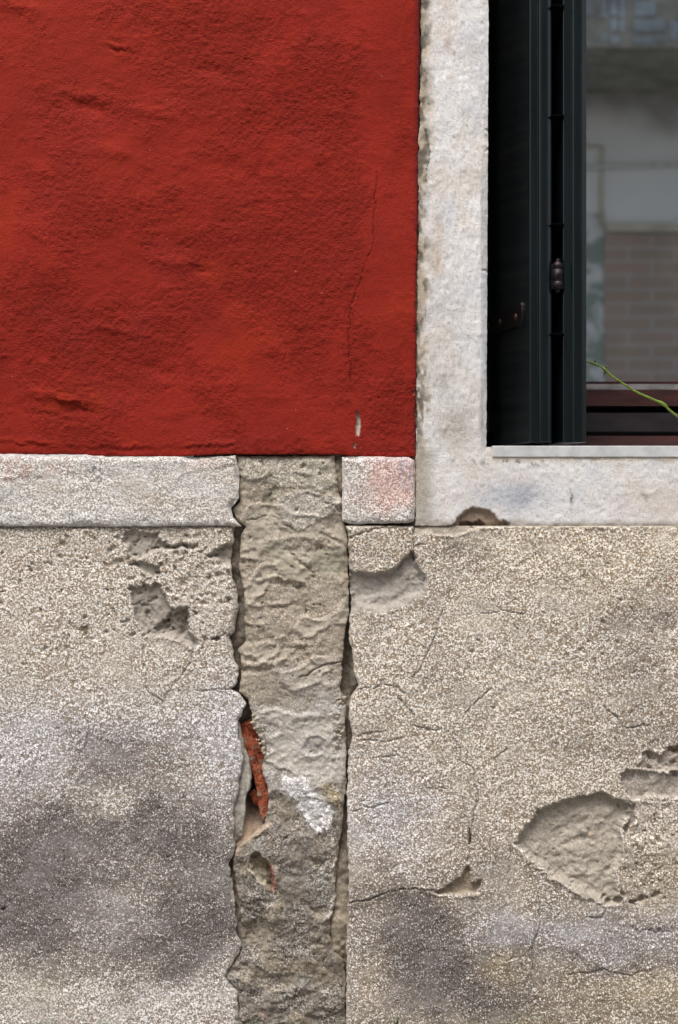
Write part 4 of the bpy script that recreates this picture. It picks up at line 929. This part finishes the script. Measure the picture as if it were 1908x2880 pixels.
# strap hinge on the left face of leaf one
def face(px, py, off=0.0):
    """photo position -> point on the left face of leaf one"""
    k = (px-954)/S/D                        # x = k*(D+y)
    # base + (dx,dy)*u ; x = bx+dx*u, y = by+dy*u
    u = (k*(D+b1.y)-b1.x)/(dx-k*dy)
    X = b1.x+dx*u-nxv*off; Y = b1.y+dy*u-nyv*off
    return Vector((X, Y, ZC+(1440-py)/S*(D+Y)/D)), u
pts_out = []
c0, u0 = face(1474, 886); zmid = c0.z
def fp(u, zc_, off): return Vector((b1.x+dx*u-nxv*off, b1.y+dy*u-nyv*off, zc_))
hh = 0.023
outl = []
# ogee end
for k in range(9):
    a = math.pi/2*(k/8.0)
for s_ in (1, -1):
    pass
outl = [(0.0, hh*1.12), (-0.004, hh*0.9), (-0.0065, hh*0.45), (-0.007, 0.0), (-0.0065, -hh*0.45), (-0.004, -hh*0.9), (0.0, -hh*1.12), (0.018, -hh*0.95), (0.05, -hh*0.9), (0.30, -hh*0.95), (0.30, hh*0.95), (0.05, hh*0.9), (0.018, hh*0.95)]
ue = u0+0.007
V = [fp(ue+a, zmid+c_, 0.0045) for a, c_ in outl]+[fp(ue+a, zmid+c_, -0.0005) for a, c_ in outl]
n = len(outl)
F = [tuple(range(n))]+[(i, n+i, n+(i+1) % n, (i+1) % n) for i in range(n)]
strap = mesh('strap', V, F, M_IRON, None, False, 0.0012); strap.parent = sh; strap.location = -sh.location
for px, py in ((1457, 889), (1413, 908), (1379, 920)):
    c_, uu = face(px, py)
    V = []; F = []; NR = 14
    for r_, of in ((0.0078, 0.0043), (0.0066, 0.0062), (0.0036, 0.0076), (0.0, 0.0080)):
        if r_ == 0: V.append(fp(uu, zmid, of)); continue
        for k in range(NR):
            a = 2*math.pi*k/NR; V.append(fp(uu+r_*math.cos(a), zmid+r_*math.sin(a), of))
    for rr in range(2):
        for k in range(NR): F.append((rr*NR+k, rr*NR+(k+1) % NR, (rr+1)*NR+(k+1) % NR, (rr+1)*NR+k))
    for k in range(NR): F.append((2*NR+k, 2*NR+(k+1) % NR, 3*NR))
    r = mesh('rivet', V, F, M_RIVET, None, True); r.parent = strap
# knuckle hinge between the leaves
def lathe(name, cx, cy, prof, mat, parent=None, n=20):
    V, F = [], []
    for zq, r_ in prof:
        for k in range(n): a = 2*math.pi*k/n; V.append((cx+r_*math.cos(a), cy+r_*math.sin(a), zq))
    for i in range(len(prof)-1):
        for k in range(n): F.append((i*n+k, i*n+(k+1) % n, (i+1)*n+(k+1) % n, (i+1)*n+k))
    return mesh(name, V, F, mat, parent, True)
hy = YF-0.004
hx = xd(1569.5, hy)
z0, z1 = zz(824, hy), zz(727, hy); L = z1-z0
def hq(t): return z0+L*t
R = 0.0098
prof = [(hq(0.0), 0.0004), (hq(0.015), 0.0036), (hq(0.05), 0.0052), (hq(0.085), 0.0036), (hq(0.10), 0.0060), (hq(0.12), R), (hq(0.33), R*1.02), (hq(0.34), R*0.8), (hq(0.35), R*1.05), (hq(0.68), R*1.05),
        (hq(0.69), R*0.8), (hq(0.70), R*0.95), (hq(0.87), R*0.92), (hq(0.885), 0.0058), (hq(0.91), 0.0034), (hq(0.95), 0.0052), (hq(0.985), 0.0034), (hq(1.0), 0.0004)]
hg = lathe('hinge', hx, hy, prof, M_IRON); hg.parent = sh; hg.location = -sh.location
lv = boxes('hinge_plate', [((hx-0.014, hy+0.006, hq(0.13)), (hx+0.014, hy+0.009, hq(0.86)))], M_IRON, None); lv.parent = hg
# black pegs built in place of the dark notches beside the gap
for py in (328, 633, 940, 20):
    cz = zz(py, YF); a = xd(1550, YF-0.012); c_ = xd(1589, YF-0.012); m_ = (a+c_)/2
    V = [(a, YF-0.0145, cz), (a+0.005, YF-0.012, cz+0.0013), (c_-0.005, YF-0.012, cz+0.0013), (c_, YF-0.0145, cz), (c_-0.005, YF-0.012, cz-0.0013), (a+0.005, YF-0.012, cz-0.0013)]
    V += [(p[0], YF+0.02, p[2]) for p in V]
    F = [tuple(range(6))[::-1]]+[(i, 6+i, 6+(i+1) % 6, (i+1) % 6) for i in range(6)]
    r = mesh('notch_peg', V, F, simple('peg_black', (0.002, 0.002, 0.002), 0.9, 0.05) if 'peg_black' not in bpy.data.materials else bpy.data.materials['peg_black'], None); r.parent = sh; r.location = -sh.location
# paint chips: pale specks on the second leaf
# ================================================================== VINE
vd = 0.11
vp = [(1600, 990), (1640, 1012), (1668, 1022), (1690, 1031), (1704, 1042), (1722, 1058), (1755, 1080), (1790, 1102), (1830, 1120), (1866, 1136), (1885, 1155), (1915, 1178), (1960, 1220), (1975, 1246), (1990, 1258)]
P = [W(p[0], p[1], vd-(0.02*i/len(vp))) for i, p in enumerate(vp)]
# smooth
PP = []
for i in range(len(P)-1):
    p0 = P[max(i-1, 0)]; p1 = P[i]; p2 = P[i+1]; p3 = P[min(i+2, len(P)-1)]
    for t in (0, 0.25, 0.5, 0.75):
        PP.append(0.5*((2*p1)+(-p0+p2)*t+(2*p0-5*p1+4*p2-p3)*t*t+(-p0+3*p1-3*p2+p3)*t**3))
PP.append(P[-1])
rad = [0.0022]*len(PP)
for i, p in enumerate(PP):
    for nd in (W(1704, 1042, vd), W(1866, 1136, vd-0.014), W(1672, 1023, vd)):
        if (p-nd).length < 0.009: rad[i] = 0.0032
    rad[i] *= 0.78+0.4*i/len(PP)
vine = empty('vine', PP[-1]); tag(vine, 'thin green vine shoot slanting across the window pane', 'plant')
o = tube('stem', PP, rad, M_STEM, None, 10); o.parent = vine; o.location = -vine.location
V = []
for (px, py, ax, az) in ((1704, 1042, -0.004, -0.010), (1700, 1038, 0.006, 0.006), (1672, 1023, 0.002, 0.008)):
    c_ = W(px, py, vd); o = tube('bud', [c_, c_+Vector((ax*0.6, -0.002, az*0.6)), c_+Vector((ax, -0.004, az))], [0.0022, 0.0018, 0.0006], simple('bud_brown', (0.12, 0.09, 0.03), 0.7) if 'bud_brown' not in bpy.data.materials else bpy.data.materials['bud_brown'], None, 8)
    o.parent = vine; o.location = -vine.location

M_WEED = simple('dull_leaf', (0.060, 0.060, 0.028), 0.7, 0.3, 0.4, 150, 0.0004)
def weed(px, lab, blades):
    base = Vector((xx(px), -0.012, 0.0)); t = tag(empty('weed', base), lab, 'plant', 'weeds at the foot of the wall')
    for lx, lz, w_ in blades:
        V, F = [], []; N = 7
        for i in range(N+1):
            u = i/N; c_ = Vector((lx*u**1.4, -0.006*u, lz*u)); ww = w_*math.sin(math.pi*min(0.97, 0.12+0.88*u))**0.8+0.0003
            V += [c_+Vector((-ww, 0, 0)), c_+Vector((0, 0.0012, 0)), c_+Vector((ww, 0, 0)), c_+Vector((0, -0.0010, 0))]
        for i in range(N):
            for k in range(4): F.append((4*i+k, 4*i+(k+1) % 4, 4*i+4+(k+1) % 4, 4*i+4+k))
        F += [(3, 2, 1, 0), (4*N, 4*N+1, 4*N+2, 4*N+3)]
        o = mesh('leaf', V, F, M_WEED, t, True)
weed(1106, 'small dark weed sprig at the foot of the right render', [(0.010, 0.056, 0.0035), (-0.012, 0.042, 0.003), (0.022, 0.036, 0.003)])
weed(1008, 'rounder low weed beside the mortar strip at the ground', [(0.002, 0.044, 0.0075), (-0.014, 0.036, 0.006), (0.018, 0.034, 0.005)])

# ================================================================== GROUND
b = NB('grey_paving'); v = b.coord()
br = b.n('ShaderNodeTexBrick'); b.l(v, br.inputs['Vector']); br.inputs['Scale'].default_value = 1.6
br.inputs['Color1'].default_value = (0.20, 0.19, 0.175, 1); br.inputs['Color2'].default_value = (0.26, 0.25, 0.23, 1); br.inputs['Mortar'].default_value = (0.07, 0.065, 0.055, 1); br.inputs['Mortar Size'].default_value = 0.012
col = b.mix(1.0, br.outputs[0], b.mix(b.noise(v, 9, 5), (0.6, 0.6, 0.6), (1.25, 1.25, 1.25)), 'MULTIPLY')
b.bsdf(col, 0.85, 0.25, b.bump(b.math('ADD', br.outputs['Fac'], b.math('MULTIPLY', b.noise(v, 60, 4), -0.3)), 0.004, -0.8))
g = mesh('pavement', [(-60, -60, 0), (60, -60, 0), (60, 60, 0), (-60, 60, 0)], [(0, 1, 2, 3)], b.m); tag(g, 'grey stone paving of the narrow street', 'pavement', kind='structure')

# ================================================================== HOUSE ACROSS THE STREET (seen mirrored in the pane)
YO = -6.0
K = (2*GY-YO+D)/D
def ox(px): return (px-954)/S*K
def oz(py): return ZC+(1440-py)/S*K
opp = tag(empty('opposite_house', (0, YO, 0)), 'pale house with brick base mirrored in the window pane', 'building')
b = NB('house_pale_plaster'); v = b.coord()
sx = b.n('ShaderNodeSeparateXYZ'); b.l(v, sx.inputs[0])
overhang_shade = b.mapr(b.math('ADD', sx.outputs[2], b.math('MULTIPLY', b.noise(v, 2.2, 4), 0.5)), oz(400)+0.25, oz(265)+0.25, 0, 0.85)  # shade below the oriel, painted into the plaster as a dark upward fade
b.bsdf(b.mix(overhang_shade, b.mix(b.noise(v, 1.6, 5), (0.68, 0.70, 0.71), (0.76, 0.78, 0.80)), (0.20, 0.19, 0.17)), 0.9, 0.2, b.bump(b.noise(v, 30, 3), 0.003)); M_OP = b.m
b = NB('house_brick'); v = b.coord()
mp = b.n('ShaderNodeMapping'); mp.inputs['Rotation'].default_value = (math.pi/2, 0, 0); b.l(v, mp.inputs[0])
br = b.n('ShaderNodeTexBrick'); b.l(mp.outputs[0], br.inputs['Vector']); br.inputs['Scale'].default_value = 1.0; br.inputs['Brick Width'].default_value = 0.27; br.inputs['Row Height'].default_value = 0.076
br.inputs['Mortar Size'].default_value = 0.007; br.inputs['Mortar Smooth'].default_value = 0.4; br.inputs['Color1'].default_value = (0.40, 0.31, 0.27, 1); br.inputs['Color2'].default_value = (0.36, 0.30, 0.26, 1); br.inputs['Mortar'].default_value = (0.44, 0.43, 0.41, 1)
cc = b.mix(1.0, br.outputs[0], b.mix(b.noise(v, 5, 4), (0.7, 0.7, 0.7), (1.2, 1.2, 1.2)), 'MULTIPLY')
b.bsdf(cc, 0.9, 0.2, b.bump(br.outputs['Fac'], 0.004, -0.8)); M_OB = b.m
b = NB('mottled_plaster'); v = b.coord(); nz = b.noise(v, 7, 5, 0.65, 0.8)
b.bsdf(b.mix(b.mapr(nz, 0.47, 0.6), (0.26, 0.31, 0.28), (0.62, 0.64, 0.66)), 0.9, 0.2); M_OM = b.m
def op(o): o.parent = opp; o.location = -opp.location; return o
op(box('brick_base', (ox(1702), YO-0.25, -0.02), (6, YO, oz(657)), M_OB))
op(box('plaster_base', (-4, YO-0.25, -0.02), (ox(1701.5), YO-0.01, oz(600)), M_OM))
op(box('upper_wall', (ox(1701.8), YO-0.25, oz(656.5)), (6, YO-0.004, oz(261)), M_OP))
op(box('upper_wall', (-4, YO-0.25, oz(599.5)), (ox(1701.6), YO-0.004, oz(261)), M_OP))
M_LED = simple('ledge_cream', (0.46, 0.44, 0.36), 0.85, 0.2, 0.1, 10)
op(box('ledge', (ox(1702), YO+0.001, oz(655)), (6, YO+0.05, oz(632)), M_LED))
op(tube('cable', [(ox(1500+60*i), YO+0.03, oz(472+3*math.sin(i*0.8)-(1 if i > 6 else 0)*(i-6)*2)) for i in range(12)], 0.011, simple('pale_cable', (0.60, 0.61, 0.60), 0.7, 0.3), None, 8))
op(tube('conduit', [(ox(1692), YO+0.02, oz(640)), (ox(1692), YO+0.02, oz(412)), (ox(1640), YO+0.02, oz(411))], 0.010, simple('olive_conduit', (0.50, 0.50, 0.40), 0.7, 0.3), None, 8))
M_DK = simple('dark_timber', (0.25, 0.245, 0.22), 0.8, 0.2, 0.2, 6)
M_PN = simple('curtained_pane', (0.22, 0.25, 0.27), 0.6, 0.3, 0.4, 3)
op(box('oriel', (-3.0, YO-0.2, oz(262)), (5.0, YO+1.0, oz(-260)), M_DK))
rs = random.Random(4); kx = (2*GY-(YO+1.0)+D)/D
for px, wd in ((1600, 0.07), (1646, 0.05), (1692, 0.035), (1718, 0.05), (1742, 0.03), (1786, 0.10), (1840, 0.05), (1880, 0.09), (1950, 0.07)):
    for py, hg_ in ((22, 0.05), (74, 0.035), (106, 0.022)):
        if rs.random() < 0.22: continue
        a = (px-954)/S*kx; zc2 = ZC+(1440-py-rs.uniform(-6, 6))/S*kx
        op(box('pane', (a, YO+1.001, zc2-hg_*rs.uniform(0.7, 1)), (a+wd, YO+1.007, zc2+hg_*rs.uniform(0.7, 1)), M_PN))
op(box('eave', (-4, YO-0.3, oz(-262)), (6, YO+0.9, oz(-300)), M_DK))
